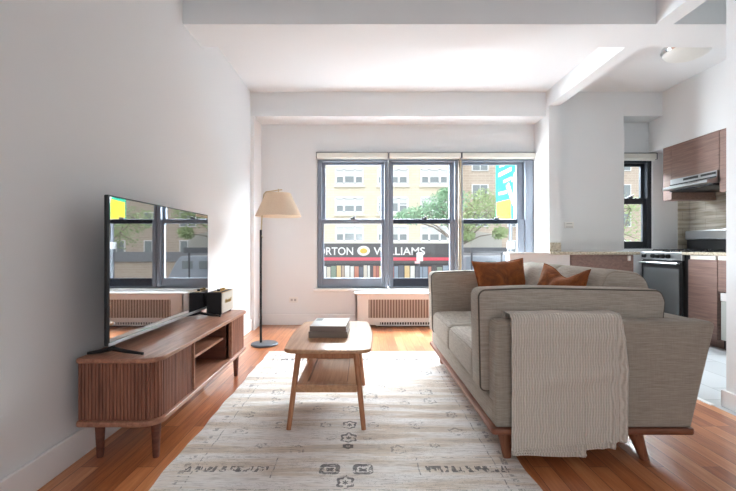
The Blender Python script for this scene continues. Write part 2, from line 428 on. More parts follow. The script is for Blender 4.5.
def mat_rug():
    m = bpy.data.materials.new('distressed_rug'); m.use_nodes = True; nt = m.node_tree; b = nt.nodes['Principled BSDF']
    L = nt.links
    tc = nd(nt, 'ShaderNodeTexCoord'); sp = nd(nt, 'ShaderNodeSeparateXYZ'); L.new(tc.outputs['Object'], sp.inputs[0])
    X, Y = sp.outputs['X'], sp.outputs['Y']
    def noise(sx, sy, scale=1, detail=4, rough=.6, loc=0):
        mp = nd(nt, 'ShaderNodeMapping'); mp.inputs['Scale'].default_value = (sx, sy, 1); mp.inputs['Location'].default_value = (loc, loc*1.7, 0)
        L.new(tc.outputs['Object'], mp.inputs['Vector'])
        n = nd(nt, 'ShaderNodeTexNoise', Scale=scale, Detail=detail, Roughness=rough); L.new(mp.outputs[0], n.inputs['Vector']); return n.outputs['Fac']
    band = noise(1.3, 11, 1, 3, .55)
    r = ramp(nt, [(.28, lin((200, 190, 184))), (.42, lin((222, 208, 192))), (.52, lin((238, 232, 226))), (.7, lin((246, 244, 242)))]); L.new(band, r.inputs['Fac'])
    base = r.outputs['Color']
    streak = noise(14, 120, 1, 3, .7, 3)
    r2 = ramp(nt, [(.32, lin((196, 190, 186))), (.52, (1, 1, 1, 1))]); L.new(streak, r2.inputs['Fac'])
    mx = nd(nt, 'ShaderNodeMix', data_type='RGBA', blend_type='MULTIPLY'); mx.inputs['Factor'].default_value = .7
    L.new(base, mx.inputs['A']); L.new(r2.outputs['Color'], mx.inputs['B']); base = mx.outputs['Result']
    def absn(a): return mathn(nt, 'ABSOLUTE', a)
    U = absn(X); V = mathn(nt, 'MULTIPLY', absn(mathn(nt, 'ADD', Y, -.03)), -1.0)
    def mx_(a, b_): return b_ if a is None else mathn(nt, 'MAXIMUM', a, b_)
    def disp(cx, cy, rx, ry, wd, core, petals=6.0):
        dx = mathn(nt, 'DIVIDE', mathn(nt, 'SUBTRACT', U, cx), rx); dy = mathn(nt, 'DIVIDE', mathn(nt, 'SUBTRACT', V, cy), ry)
        d = mathn(nt, 'SQRT', mathn(nt, 'ADD', mathn(nt, 'MULTIPLY', dx, dx), mathn(nt, 'MULTIPLY', dy, dy)))
        an = mathn(nt, 'ARCTAN2', dy, dx)
        d = mathn(nt, 'MULTIPLY_ADD', mathn(nt, 'COSINE', mathn(nt, 'MULTIPLY', an, petals)), .14, d)
        o_ = mathn(nt, 'LESS_THAN', absn(mathn(nt, 'SUBTRACT', d, 1.0)), wd)
        return mathn(nt, 'MAXIMUM', o_, mathn(nt, 'LESS_THAN', d, core))
    strong = None; soft = None
    for a in ((0, -.44, .032, .036, .20, .35), (0, -.596, .034, .040, .2, .35), (0, -.69, .018, .016, .5, .3), (.072, -.90, .038, .040, .28, .5, 4.0), (0, -1.0, .030, .036, .22, .3)):
        strong = mx_(strong, disp(*a))
    for a in ((.128, -.44, .026, .022, .22, .3), (.36, -.44, .036, .040, .2, .3), (.49, -.08, .036, .044, .2, .3), (.33, -.12, .026, .03, .22, .3), (.20, -.20, .022, .026, .25, .3),
              (0, -.22, .040, .045, .2, .35), (.09, -.60, .018, .008, .5, .9), (.56, -.52, .034, .04, .22, .3), (.24, -.72, .03, .03, .22, .3), (.12, 0, .04, .05, .2, .3), (.42, -.68, .02, .02, .3, .3), (.58, -.30, .024, .03, .3, .3)):
        soft = mx_(soft, disp(*a))
    fr = noise(34, 34, 1, 4, .8, 2)
    wear = mathn(nt, 'GREATER_THAN', noise(26, 26, 1, 5, .75, 5), .44)
    wear2 = mathn(nt, 'GREATER_THAN', noise(22, 22, 1, 5, .75, 11), .50)
    def rect(u0, u1, v0, v1):
        return mathn(nt, 'MULTIPLY', mathn(nt, 'LESS_THAN', absn(mathn(nt, 'SUBTRACT', U, (u0+u1)/2)), (u1-u0)/2), mathn(nt, 'LESS_THAN', absn(mathn(nt, 'SUBTRACT', V, (v0+v1)/2)), (v1-v0)/2))
    dash = mathn(nt, 'GREATER_THAN', noise(46, 9, 1, 2, .5, 4), .50)
    row = mathn(nt, 'MULTIPLY', rect(.34, .70, -.925, -.868), dash)
    dashy = mathn(nt, 'GREATER_THAN', noise(9, 46, 1, 2, .5, 6), .50)
    bord = mathn(nt, 'MULTIPLY', rect(.690, .716, -1.3, 0), dashy)
    thin = mx_(mx_(rect(.655, .660, -1.3, 0), rect(.312, .318, -.97, -.80)), mx_(rect(.312, .66, -.80, -.794), rect(0, .66, -1.06, -1.054)))
    thin = mathn(nt, 'MULTIPLY', thin, mathn(nt, 'GREATER_THAN', fr, .50))
    spk = noise(70, 190, 1, 3, .8, 7); reg = mathn(nt, 'GREATER_THAN', noise(2.6, 7, 1, 2, .5, 9), .5)
    spk = mathn(nt, 'MULTIPLY', mathn(nt, 'GREATER_THAN', spk, .60), reg)
    a1 = mathn(nt, 'MULTIPLY', mx_(strong, row), wear)
    a2 = mathn(nt, 'MULTIPLY', mathn(nt, 'MULTIPLY', mx_(soft, bord), wear2), .6)
    allm = mx_(mx_(a1, a2), mx_(mathn(nt, 'MULTIPLY', thin, .7), mathn(nt, 'MULTIPLY', spk, .6)))
    fade = mathn(nt, 'MULTIPLY', allm, mathn(nt, 'MULTIPLY_ADD', fr, .9, .35))
    mx2 = nd(nt, 'ShaderNodeMix', data_type='RGBA'); L.new(fade, mx2.inputs['Factor']); L.new(base, mx2.inputs['A']); mx2.inputs['B'].default_value = lin((70, 68, 70))
    L.new(mx2.outputs['Result'], b.inputs['Base Color']); b.inputs['Roughness'].default_value = .95; b.inputs['Sheen Weight'].default_value = .1
    bp = nd(nt, 'ShaderNodeBump', Strength=.4, Distance=.003); L.new(noise(200, 200, 1, 2, .6, 1), bp.inputs['Height']); L.new(bp.outputs['Normal'], b.inputs['Normal'])
    return m
M_rug = mat_rug()

# ================================================================== STRUCTURE
YS, YB, YK = 4.95, 5.30, 5.20          # soffit face, living window wall, kitchen window wall
XL, XR, YN = -1.31, 4.0, -2.4
ZC, ZS, ZB = 2.775, 2.495, 2.59

struct(MB().box(XL-.1, 2.14, YN, YB+.2, -.12, 0).build('floor', M_floor))
struct(MB().box(2.14, XR+.1, YN, YK+.3, -.12, 0).build('floor_kitchen', M_ktile))
struct(MB().box(2.125, 2.155, 2.6, 4.85, 0, .006, .002).build('trim_6', M_trim))   # threshold between wood and tile
struct(MB().box(XL-.15, XR+.15, -5.2, YB+.2, ZC, ZC+.15).build('ceiling', M_ceil))  # rear stretch past the walls is an added, unseen overhang shading the room
struct(MB().box(XL-.15, XL, YN, YB+.2, -.02, ZC).build('wall_left', M_wall))
# window wall with opening
wx0, wx1, wz0, wz1 = -.575, 2.13, .455, 2.07
wb = MB()
wb.box(XL-.1, wx0, YB, YB+.2, 0, ZC); wb.box(wx0, wx1, YB, YB+.2, 0, wz0); wb.box(wx0, wx1, YB, YB+.2, wz1, ZC); wb.box(wx1, 2.27, YB, YB+.2, 0, ZC)
struct(wb.build('wall_back', M_wall))
# soffit and pilasters
struct(MB().box(XL, 2.13, YS, YB, ZS, ZC).build('trim_1', M_wall))
struct(MB().box(XL, -1.268, YS, YB, 0, ZS).build('trim_2', M_trim))
struct(MB().box(2.13, 2.265, 4.87, YB, 0, ZC).build('trim_3', M_wall))          # column
struct(MB().box(XL, XR, 3.09, 3.45, ZB, ZC).build('trim_4', M_ceil))            # cross beam
bmm = MB(); bmm.box(2.13, 2.257, 3.45, 4.87, ZB, ZC); bmm.box(2.13, 2.257, YN, 3.09, ZB, ZC)
struct(bmm.build('trim_5', M_ceil))                                             # long beam
# partition
struct(MB().box(2.205, 2.33, YN, 2.58, 0, ZB+.19).build('wall_partition', M_wall))
struct(MB().box(2.186, 2.205, YN, 2.595, 0, .10, .004).box(2.186, 2.33, 2.58, 2.599, 0, .10, .004).build('baseboard_partition', M_trim))
# kitchen walls
kx0, kx1, kz0, kz1 = 3.06, 3.545, .95, 2.03
struct(MB().box(2.265, 3.04, YS, YK+.15, 0, ZC).build('wall_kitchen', M_wall))
wk = MB(); wk.box(3.04, kx0, YK, YK+.15, 0, ZC).box(kx0, kx1, YK, YK+.15, 0, kz0).box(kx0, kx1, YK, YK+.15, kz1, ZC).box(kx1, XR+.15, YK, YK+.15, 0, ZC)
struct(wk.build('wall_kitchen_back', M_wall))
struct(MB().box(3.04, XR, YS, YK, ZS, ZC).build('trim_7', M_wall))
struct(MB().box(XR, XR+.15, YN, YK+.15, 0, ZC).build('wall_right', M_wall))
struct(MB().box(3.49, XR, YN, YS, 2.118, ZC).box(3.49, XR, YS, YK, 2.118, ZS).build('trim_8', M_wall))   # furred-down wall above cabinets
struct(MB().box(XR-.012, XR, 2.2, YK, .92, 1.74).build('wall_backsplash_side', M_splash))
struct(MB().box(3.85, XR-.012, YK-.012, YK, .92, 1.6).build('wall_backsplash_back', M_splashb))
# baseboards
struct(MB().box(XL, XL+.016, YN, YS, 0, .13, .005).build('baseboard_left', M_trim))
struct(MB().box(-1.268, 2.13, YB-.016, YB, 0, .13, .005).build('baseboard_back', M_trim))
# sill
struct(MB().box(wx0-.04, 2.13, YB-.05, YB+.1, wz0-.035, wz0, .006).build('trim_9', M_white))

# ---- windows
def hung_window(n, x0, x1, z0, z1, y, zr0, zr1, MF, MR, jl=.05, jr=.05, head=.055, botr=.12):
    root = bpy.data.objects.new('window_%d' % n, None); C.objects.link(root); root.location = ((x0+x1)/2, y, z0); root['kind'] = 'structure'
    fr = MB(); fr.box(x0, x0+jl*.55, y, y+.12, z0, z1, .004); fr.box(x1-jr*.55, x1, y, y+.12, z0, z1, .004)
    fr.box(x0+jl*.55, x1-jr*.55, y, y+.12, z1-head*.45, z1, .004); fr.box(x0+jl*.55, x1-jr*.55, y, y+.12, z0, z0+.018, .003)
    fr.build('window_frame', MF, root)
    up = MB(); yy = y+.055; a, b = x0+jl*.55, x1-jr*.55
    up.box(a, x0+jl, yy, yy+.035, zr0, z1-head*.45, .003); up.box(x1-jr, b, yy, yy+.035, zr0, z1-head*.45, .003)
    up.box(x0+jl, x1-jr, yy, yy+.035, z1-head, z1-head*.45, .003); up.box(x0+jl, x1-jr, yy, yy+.035, (zr0+zr1)/2-.005, zr1, .003)
    us = up.build('upper_sash', MF, root)
    MB().box(x0+jl, x1-jr, yy+.015, yy+.019, (zr0+zr1)/2, z1-head).build('pane', M_glass, us)
    lo = MB(); yy = y+.015
    jl2 = min(jl, .078); lo.box(a, x0+jl2, yy, yy+.035, z0+.018, zr1-.01, .003); lo.box(x1-jr, b, yy, yy+.035, z0+.018, zr1-.01, .003)
    ls = lo.build('lower_sash', MF, root)
    MB().box(x0+jl2, x1-jr, yy, yy+.035, zr0, zr1-.01, .003).build('meeting_rail', MR, ls)
    MB().box(x0+jl2, x1-jr, yy-.004, yy+.035, z0+.018, z0+botr, .004).build('bottom_rail', MR, ls)
    MB().box(x0+jl2, x1-jr, yy+.015, yy+.019, z0+botr, zr0).build('pane', M_glass, ls)
    xm = (x0+x1)/2
    MB().box(xm-.03, xm+.03, y+.012, y+.045, zr1-.008, zr1+.012, .003).tube([(xm-.005, y+.03, zr1+.014), (xm+.035, y+.02, zr1+.026)], .006, 8).build('sash_lock', M_grey, ls)
    return root
def px(x, y): return (x-363)*y/425.0
yw = YB
hung_window(1, px(317.5, yw), px(388, yw), .462, 2.06, yw, 1.262, 1.325, M_frame, M_frame, .095, .085)
hung_window(2, px(388.6, yw), px(460.4, yw), .462, 2.06, yw, 1.262, 1.325, M_frame, M_rail, .06, .13)
hung_window(3, px(461, yw), px(534, yw), .462, 2.06, yw, 1.262, 1.325, M_frame, M_rail, .035, .20)
struct(MB().box(px(459.3, yw), px(461.2, yw), yw-.012, yw+.02, .46, 2.06, .003).build('trim_10', M_brass))
hung_window(4, kx0, kx1, kz0, kz1, YK+.02, 1.50, 1.58, M_kframe, M_kframe, .05, .10, .06, .09)

# ---- roller blinds
def blind(x0, x1, y, z0, z1, label, chain_x=None, grp='roller blinds above the living room windows'):
    t = thing('roller_blind', label, 'blind', ((x0+x1)/2, y, z0), grp)
    MB().box(x0, x1, y-.055, y, z0, z1, .008).build('cassette', M_blind, t)
    MB().box(x0+.01, x1-.01, y-.04, y-.02, z0-.012, z0, .003).build('bottom_bar', M_blind, t)
    for xb in (x0-.006, x1): MB().box(xb, xb+.006, y-.057, y, z0-.004, z1+.004).build('bracket', M_grey, t)
    MB().box(x0, x1, y-.056, y, z1, z1+.006).build('top_rail', M_grey, t)
    if chain_x is not None:
        MB().tube([(chain_x, y-.03, z0), (chain_x, y-.028, .62)], .004, 6).tube([(chain_x+.02, y-.03, z0), (chain_x+.02, y-.028, .62)], .004, 6).build('pull_chain', M_chain, t)
blind(px(317, yw), px(387.6, yw), yw, 2.075, 2.137, 'cream roller blind cassette above the leftmost living room window, next to the lamp')
blind(px(389, yw), px(460, yw), yw, 2.075, 2.137, 'cream roller blind cassette above the middle living room window', px(459.6, yw)-.02)
blind(px(461.4, yw), px(534.3, yw), yw, 2.075, 2.137, 'cream roller blind cassette above the right living room window showing the green banner')
blind(kx0-.01, 3.56, YK, 2.035, 2.105, 'cream roller blind cassette above the narrow kitchen window', None, None)

# ================================================================== OUTLETS
t = thing('wall_outlet', 'white horizontal outlet low on the window wall between lamp and radiator', 'outlet', (px(293.5, YB), YB, .31))
ox = px(293.5, YB)
MB().box(ox-.055, ox+.055, YB-.007, YB, .278, .345, .003).build('cover_plate', M_outlet, t)
MB().box(ox-.035, ox-.008, YB-.009, YB-.006, .297, .325, .002).box(ox+.008, ox+.035, YB-.009, YB-.006, .297, .325, .002).build('socket', M_outdark, t)
ox = px(569, YS)
t = thing('wall_outlet', 'white horizontal outlet on the grey kitchen wall above the stone bar', 'outlet', (ox, YS, 1.22))
MB().box(ox-.055, ox+.055, YS-.007, YS, 1.19, 1.26, .003).build('cover_plate', M_outlet, t)
MB().box(ox-.04, ox+.04, YS-.009, YS-.006, 1.198, 1.208, .001).box(ox-.032, ox+.032, YS-.009, YS-.006, 1.24, 1.248, .001).build('socket', M_outdark, t)

# ================================================================== RADIATOR COVER
def radiator():
    y0, y1 = 5.13, 5.282
    x0, x1 = px(355.5, y0), 1.78
    t = thing('radiator_cover', 'white metal radiator cover with vertical brown grille under the window sill', 'radiator cover', ((x0+x1)/2, y0, 0))
    g0, g1, gz0, gz1 = px(368.5, y0), 1.62, .112, .335
    b = MB()
    b.box(x0, g0, y0, y0+.02, .0, .40, .003); b.box(g1, x1, y0, y0+.02, 0, .40, .003)
    b.box(g0, g1, y0, y0+.02, gz1, .40); b.box(g0, g1, y0, y0+.02, .062, gz0)
    b.box(x0, x0+.02, y0, y1, 0, .40); b.box(x1-.02, x1, y0, y1, 0, .40)
    b.build('housing', M_cover, t)
    MB().box(x0-.015, x1+.01, y0-.02, y1, .395, .42, .006).build('top_cap', M_white, t)
    g = MB(); n = 46
    for i in range(n):
        xx = g0+(i+.5)*(g1-g0)/n; g.box(xx-.007, xx+.007, y0+.004, y0+.012, gz0, gz1)
    g.build('grille', M_grille, t)
    MB().box(g0-.01, g1+.01, y0+.016, y0+.024, gz0-.01, gz1+.01).build('grille_backing', mat('grille_backing', (140, 120, 108), .7), t)
    # slotted skirt
    s = MB(); n = 44; a0, a1 = px(380, y0), g1-.05
    for i in range(n):
        xx = a0+(i+.5)*(a1-a0)/n
        s.box(xx-.006, xx+.006, y0, y0+.02, .030, .062)
    s.box(a0-.05, a1+.05, y0, y0+.02, .018, .030); s.box(g0, a0, y0, y0+.02, .03, .062)
    s.build('slotted_skirt', M_cover, t)
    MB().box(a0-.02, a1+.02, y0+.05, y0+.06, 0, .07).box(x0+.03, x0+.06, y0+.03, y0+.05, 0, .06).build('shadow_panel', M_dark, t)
radiator()

# ================================================================== RUG
def rug():
    x0, x1, y0, y1 = -.855, .71, 1.49, 3.93
    nx, ny = 60, 90; m = MB(); vs = []; fs = []
    for j in range(ny+1):
        for i in range(nx+1):
            x = x0+(x1-x0)*i/nx; y = y0+(y1-y0)*j/ny
            ex = .004*math.sin(y*9) + .003*math.sin(y*23)
            z = .0075+.0034*math.sin(y*2*PI/.135+.25*math.sin(x*3))
            xx = x+(ex if i in (0, nx) else 0)-.012*(y-1.5)/2.4
            if i in (0, nx) or j in (0, ny): z = .0035
            vs.append((xx, y, z))
    for j in range(ny):
        for i in range(nx):
            a = j*(nx+1)+i; fs.append((a, a+1, a+nx+2, a+nx+1))
    b0 = len(vs)
    edge = [i for i in range(nx+1)]+[j*(nx+1)+nx for j in range(1, ny+1)]+[ny*(nx+1)+i for i in range(nx-1, -1, -1)]+[j*(nx+1) for j in range(ny-1, 0, -1)]
    low = [(vs[i][0], vs[i][1], .0005) for i in edge]; vs += low; n = len(edge)
    for k in range(n):
        l = (k+1) % n; fs.append((edge[k], edge[l], b0+l, b0+k))
    fs.append(tuple(b0+k for k in range(n)))
    m.add(vs, fs); o = m.build('rug', M_rug, smooth=True, angle=60)
    origin(o, ((x0+x1)/2, (y0+y1)/2, 0))
    tag(o, 'cream and grey distressed patterned rug under the coffee table and sofa', 'rug')
rug()

# ================================================================== MEDIA CONSOLE
def ribwall(path, z0, z1, pitch, depth, thick=.012):
    """closed solid wall following path (XY), outer side scalloped into vertical slats"""
    P = [Vector(p) for p in path]; L = [0]
    for i in range(1, len(P)): L.append(L[-1]+(P[i]-P[i-1]).length)
    tot = L[-1]; n = max(2, int(round(tot/pitch))); pts = []
    for k in range(n):
        for u, d in ((.0, 0), (.08, .1), (.16, .85), (.35, 1), (.7, 1), (.86, .85), (.94, .1)):
            pts.append(((k+u)/n*tot, d))
    pts.append((tot, 0)); out = []; inn = []
    for s_, d in pts:
        i = 1
        while i < len(L)-1 and L[i] < s_: i += 1
        t_ = (P[i]-P[i-1]); u = (s_-L[i-1])/max(1e-9, t_.length); q = P[i-1]+t_*u; t_ = t_.normalized(); nn = Vector((t_.y, -t_.x))
        out.append(q+nn*(depth*d)); inn.append(q-nn*thick)
    m = MB(); vs = []; fs = []; n = len(out)
    for (z, ar) in ((z0, out), (z1, out), (z0, inn), (z1, inn)):
        vs += [(p.x, p.y, z) for p in ar]
    for k in range(n-1):
        fs.append((k, k+1, n+k+1, n+k)); fs.append((2*n+k, 3*n+k, 3*n+k+1, 2*n+k+1))
        fs.append((k, 2*n+k, 2*n+k+1, k+1)); fs.append((n+k, n+k+1, 3*n+k+1, 3*n+k))
    fs.append((0, n, 3*n, 2*n)); fs.append((n-1, 3*n-1, 4*n-1, 2*n-1)[::-1])
    return m.add(vs, fs)
def console():
    X0, X1, Y0, Y1 = -1.265, -.897, 1.86, 3.335
    t = thing('media_console', 'low walnut media console with slatted tambour doors and rounded ends', 'tv console', ((X0+X1)/2, (Y0+Y1)/2, 0))
    def outl(g, r=.085): return rpoly([(X0+g*.2, Y0+g), (X1-g, Y0+g), (X1-g, Y1-g), (X0+g*.2, Y1-g)], [.02, r, r, .02], 10)
    MB().puffy(outl(0), .458, .48, .006, 0, 'z', 3, 0).build('top_panel', M_walnut_h, t, True, 30)
    MB().puffy(outl(0), .178, .202, .007, 0, 'z', 3, 0).build('bottom_panel', M_walnut_h, t, True, 30)
    g = .022; xa, xb, ya, yb = X0+.005, X1-g, Y0+g, Y1-g; r = .068
    def arc(cx, cy, a0, a1, n=12): return [(cx+r*math.cos(a0+(a1-a0)*k/n), cy+r*math.sin(a0+(a1-a0)*k/n)) for k in range(n+1)]
    d1, d2 = 2.275, 2.905
    left = [(xa, ya)]+arc(xb-r, ya+r, -PI/2, 0)+[(xb, d1)]
    right = [(xb, d2+.035)]+arc(xb-r, yb-r, 0, PI/2)+[(xa, yb)]
    def door(path):
        d = ribwall(path, .203, .457, .0155, .006).build('tambour_door', M_walnut, t)
        return d
    dl = door(left); dr = door(right)
    MB().box(xb-.006, xb+.016, d1, d1+.013, .205, .456, .002).build('handle_strip', M_walnut_h, dl)
    MB().box(xb-.006, xb+.016, d2+.021, d2+.034, .205, .456, .002).build('handle_strip', M_walnut_h, dr)
    MB().box(xb-.33, xb-.022, d1-.005, d1+.013, .202, .458).build('divider', M_walnut_d, t)
    MB().box(xb-.33, xb-.022, d2+.002, d2+.02, .202, .458).build('divider', M_walnut_d, t)
    MB().box(X0+.006, X0+.018, Y0+.04, Y1-.04, .202, .458).build('back_panel', M_walnut_d, t)
    MB().box(X0+.018, xb-.035, d1+.013, d2+.002, .338, .354, .002).build('shelf', M_walnut_h, t)
    for (lx, ly) in ((-.957, 1.965), (-1.215, 1.965), (-.957, 3.20), (-1.215, 3.20)):
        MB().lathe([(.0135, 0), (.015, .01), (.0225, .17), (.0225, .178)], (lx, ly, 0), 20).build('leg', M_walnut_d, t, True, 50)
console()

# ================================================================== TELEVISION
def tv():
    XT, Y0, Y1, Z0, Z1 = -1.13, 1.885, 3.10, .528, 1.203
    t = thing('television', 'large flat black television reflecting the windows, standing on the walnut console', 'television', (XT, (Y0+Y1)/2, .48))
    MB().box(XT-.020, XT-.001, Y0, Y1, Z0, Z1, .004).box(XT-.06, XT-.028, Y0+.15, Y1-.15, Z0+.02, Z0+.40, .012).build('casing', M_black, t)
    MB().box(XT-.001, XT+.0015, Y0+.008, Y1-.008, Z0+.016, Z1-.008).build('screen', M_screen, t)
    MB().box(XT-.002, XT+.004, Y0+.002, Y1-.002, Z0-.002, Z0+.013, .002).build('bottom_bezel', mat('tv_silver_bezel', (168, 168, 170), .3, metal=.7), t, label='silver bottom bezel strip')
    for yy in (1.935, 2.98):
        f = MB(); f.box(XT-.022, XT-.006, yy-.014, yy+.014, .50, Z0+.05, .003)
        f.tube([(XT-.014, yy, .508), (XT+.05, yy-.004, .497), (XT+.135, yy-.012, .4875)], [.011, .009, .0065], 10)
        f.tube([(XT-.014, yy, .508), (XT-.06, yy-.002, .496), (XT-.12, yy-.006, .4875)], [.011, .009, .0065], 10)
        f.build('foot', M_black, t, True)
tv()

# ================================================================== SPEAKER
def speaker():
    x0, x1, y0, y1, z0, z1 = -1.120, -1.008, 3.035, 3.30, .488, .645
    t = thing('bluetooth_speaker', 'small black box speaker with cream grille at far end of console', 'speaker', ((x0+x1)/2, (y0+y1)/2, .48))
    MB().box(x0, x1-.004, y0, y1, z0, z1, .008).build('cabinet', mat('black_vinyl', (30, 27, 29), .6, bump=(300, .3, .001)), t)
    MB().box(x1-.006, x1+.001, y0+.006, y1-.006, z0+.006, z1-.006, .003).build('front_grille', mat('cream_grille_cloth', (206, 200, 188), .9, bump=(500, .5, .001)), t, label='cream woven front grille')
    MB().box(x1-.007, x1+.003, y0+.004, y1-.004, z1-.006, z1-.003).build('trim_strip', M_gold, t)
    R = Matrix.Rotation(PI/2, 3, 'Z') @ Matrix.Rotation(PI/2, 3, 'X')
    text_mesh('script_lettering', 'Marshall', .042, (x1+.0022, (y0+y1)/2, z0+.085), R, M_gold, t, .0006, .0006, 'CENTER', 1, .35)
    MB().box(x0+.04, x1-.03, y0+.03, y1-.03, z1-.001, z1+.003, .001).build('control_panel', M_gold, t)
    for k in range(3):
        yy = y0+.07+k*.055
        MB().lathe([(.011, 0), (.011, .012), (.009, .014)], (x0+.065, yy, z1+.003), 16).build('knob', M_gold if k else M_black, t, True)
    for (fx, fy) in ((x0+.02, y0+.02), (x1-.02, y0+.02), (x0+.02, y1-.02), (x1-.02, y1-.02)):
        MB().lathe([(.008, 0), (.009, .009)], (fx, fy, .4803), 12).build('foot', M_black, t)
speaker()

# ================================================================== FLOOR LAMP
def lamp():
    bx, by = -.975, 4.21; pxx = -1.012
    t = thing('floor_lamp', 'floor lamp with cream tapered shade and thin dark pole on round base', 'floor lamp', (bx, by, 0))
    MB().lathe([(.128, 0), (.134, .004), (.134, .016), (.126, .022), (.02, .025)], (bx, by, 0), 48).build('base', M_grey, t, True, 35)
    MB().tube([(pxx, by, .02), (pxx, by, 1.14)], .0115, 14).build('pole', M_blackm, t, True)
    a = MB(); a.tube([(pxx+.004, by, 1.12), (pxx+.012, by, 1.30), (pxx+.03, by, 1.49), (pxx+.05, by, 1.515), (-.83, by, 1.535), (-.80, by, 1.538)], [.007, .007, .007, .007, .006, .005], 10)
    a.build('arm', M_brass, t, True)
    sx = -.838
    ap = MB(); ap.tube([(sx, by, 1.50), (sx, by, 1.545)], .005, 8).tube([(sx-.115, by, 1.50), (sx+.115, by, 1.50)], .002, 6).tube([(sx, by-.115, 1.50), (sx, by+.115, 1.50)], .002, 6)
    ap.tube([(sx, by, 1.42), (sx, by, 1.50)], .012, 10)
    ap.build('shade_fitter', M_brass, t)
    prof = [(.223, 1.27), (.225, 1.276), (.121, 1.502), (.119, 1.502), (.221, 1.278), (.219, 1.27)]
    s = MB(); n = 56; vs = []; fs = []
    for (r, z) in prof:
        for k in range(n): vs.append((sx+r*math.cos(2*PI*k/n), by+r*math.sin(2*PI*k/n), z))
    m_ = len(prof)
    for i in range(m_):
        j = (i+1) % m_
        for k in range(n): fs.append((i*n+k, i*n+(k+1) % n, j*n+(k+1) % n, j*n+k))
    s.add(vs, fs); s.build('lamp_shade', M_shade, t, True, 40)
    MB().lathe([(.0, 1.33), (.02, 1.335), (.03, 1.36), (.02, 1.40), (.013, 1.42), (.0, 1.421)], (sx, by, 0), 16).build('bulb', M_white, t, True)
    MB().tube([(pxx, by, 1.10), (pxx+.02, by-.01, 1.06)], .004, 8).build('switch', M_brass, t)
lamp()

# ================================================================== COFFEE TABLE
def coffee_table():
    cx, cy, zt = -.193, 2.715, .42
    t = thing('coffee_table', 'light oak coffee table with rounded top, splayed legs and lower shelf', 'coffee table', (cx, cy, 0))
    hx, hy = .262, .452
    ol = rpoly([(cx-hx+.028, cy-hy+.012), (cx, cy-hy), (cx+hx-.028, cy-hy+.012), (cx+hx, cy), (cx+hx-.028, cy+hy-.012), (cx, cy+hy), (cx-hx+.028, cy+hy-.012), (cx-hx, cy)], [.06, 2, .06, 3, .06, 2, .06, 3], 10)
    MB().puffy(ol, zt-.022, zt, .008, 0, 'z', 4, 0).build('table_top', M_oak, t, True, 30)
    legs = []
    for sx in (-1, 1):
        for sy in (-1, 1):
            top = (cx+sx*.155, cy-.42 if sy < 0 else cy+.165, zt-.022); bot = (cx+sx*.197, cy-.487 if sy < 0 else cy+.235, .0125)
            MB().tube([bot, top], [.0125, .0165], 14).build('leg', M_oakleg, t, True)
    zs = .237; x0, x1, y0, y1 = cx-.162, cx+.162, cy-.465, cy+.19
    f = MB(); f.box(x0, x1, y0, y0+.03, zs-.038, zs, .004).box(x0, x1, y1-.03, y1, zs-.038, zs, .004)
    f.box(x0, x0+.055, y0+.03, y1-.03, zs-.018, zs, .002).box(x1-.055, x1, y0+.03, y1-.03, zs-.018, zs, .002)
    f.box(x0+.055, x1-.055, y0+.03, y0+.075, zs-.018, zs, .002).box(x0+.055, x1-.055, y1-.075, y1-.03, zs-.018, zs, .002)
    fo = f.build('shelf_frame', M_oak, t)
    MB().box(x0+.058, x1-.058, y0+.078, y1-.078, zs-.018, zs-.008).build('shelf_panel', M_oak, t)
    MB().box(x0+.052, x1-.052, y0+.072, y1-.072, zs-.022, zs-.017).build('shelf_bottom', M_walnut_d, t)
    for ya in (cy-.425, cy+.16): MB().box(cx-.15, cx+.15, ya, ya+.015, zt-.05, zt-.022).build('apron', M_oakleg, t)
coffee_table()
def book(x0, x1, y0, y1, z0, z1, rot, cover_m, label, photo=False):
    t = thing('book', label, 'book', ((x0+x1)/2, (y0+y1)/2, z0), 'books stacked on the coffee table')
    w, d = (x1-x0)/2, (y1-y0)/2; h = z1-z0
    t['_local'] = 1
    c = MB(); c.box(-w, w, -d, d, 0, .003, .001).box(-w, w, -d, d, h-.003, h, .001).box(-w, w, -d-.002, -d+.004, 0, h, .0015)
    c.build('cover', cover_m, t)
    MB().box(-w+.004, w-.004, -d+.004, d-.004, .003, h-.003).build('pages', M_pages, t, label='pale page block')
    if photo:
        MB().box(-w+.002, w-.002, -d+.002, d-.002, h, h+.0006).build('jacket', M_jacket, t)
        MB().box(-w+.008, -w+.05, d-.10, d-.015, h+.0006, h+.0012).build('cover_picture', M_picdark, t)
        MB().box(w-.06, w-.03, d-.11, d-.02, h+.0006, h+.0012).build('cover_lettering', mat('pale_blue_grey_print', (196, 204, 206), .4), t)
    del t['_local']
    t.rotation_euler = (0, 0, rot)
M_pages = mat('paper_pages', (206, 198, 188), .8)
M_jacket = mat('glossy_jacket', (226, 230, 230), .25)
M_picdark = mat('picture_print', (58, 64, 60), .4)
M_cov1 = mat('grey_brown_cloth', (134, 120, 110), .7); M_cov2 = mat('taupe_cloth', (140, 124, 116), .7)
book(-.326, -.090, 2.57, 2.87, .4203, .4573, math.radians(-1.5), M_cov1, 'grey-brown hardback book lying at the bottom of the coffee table stack')
book(-.318, -.096, 2.575, 2.865, .4578, .4900, math.radians(-2.5), M_cov2, 'book with pale glossy cover and small dark picture, on top of the stack', True)

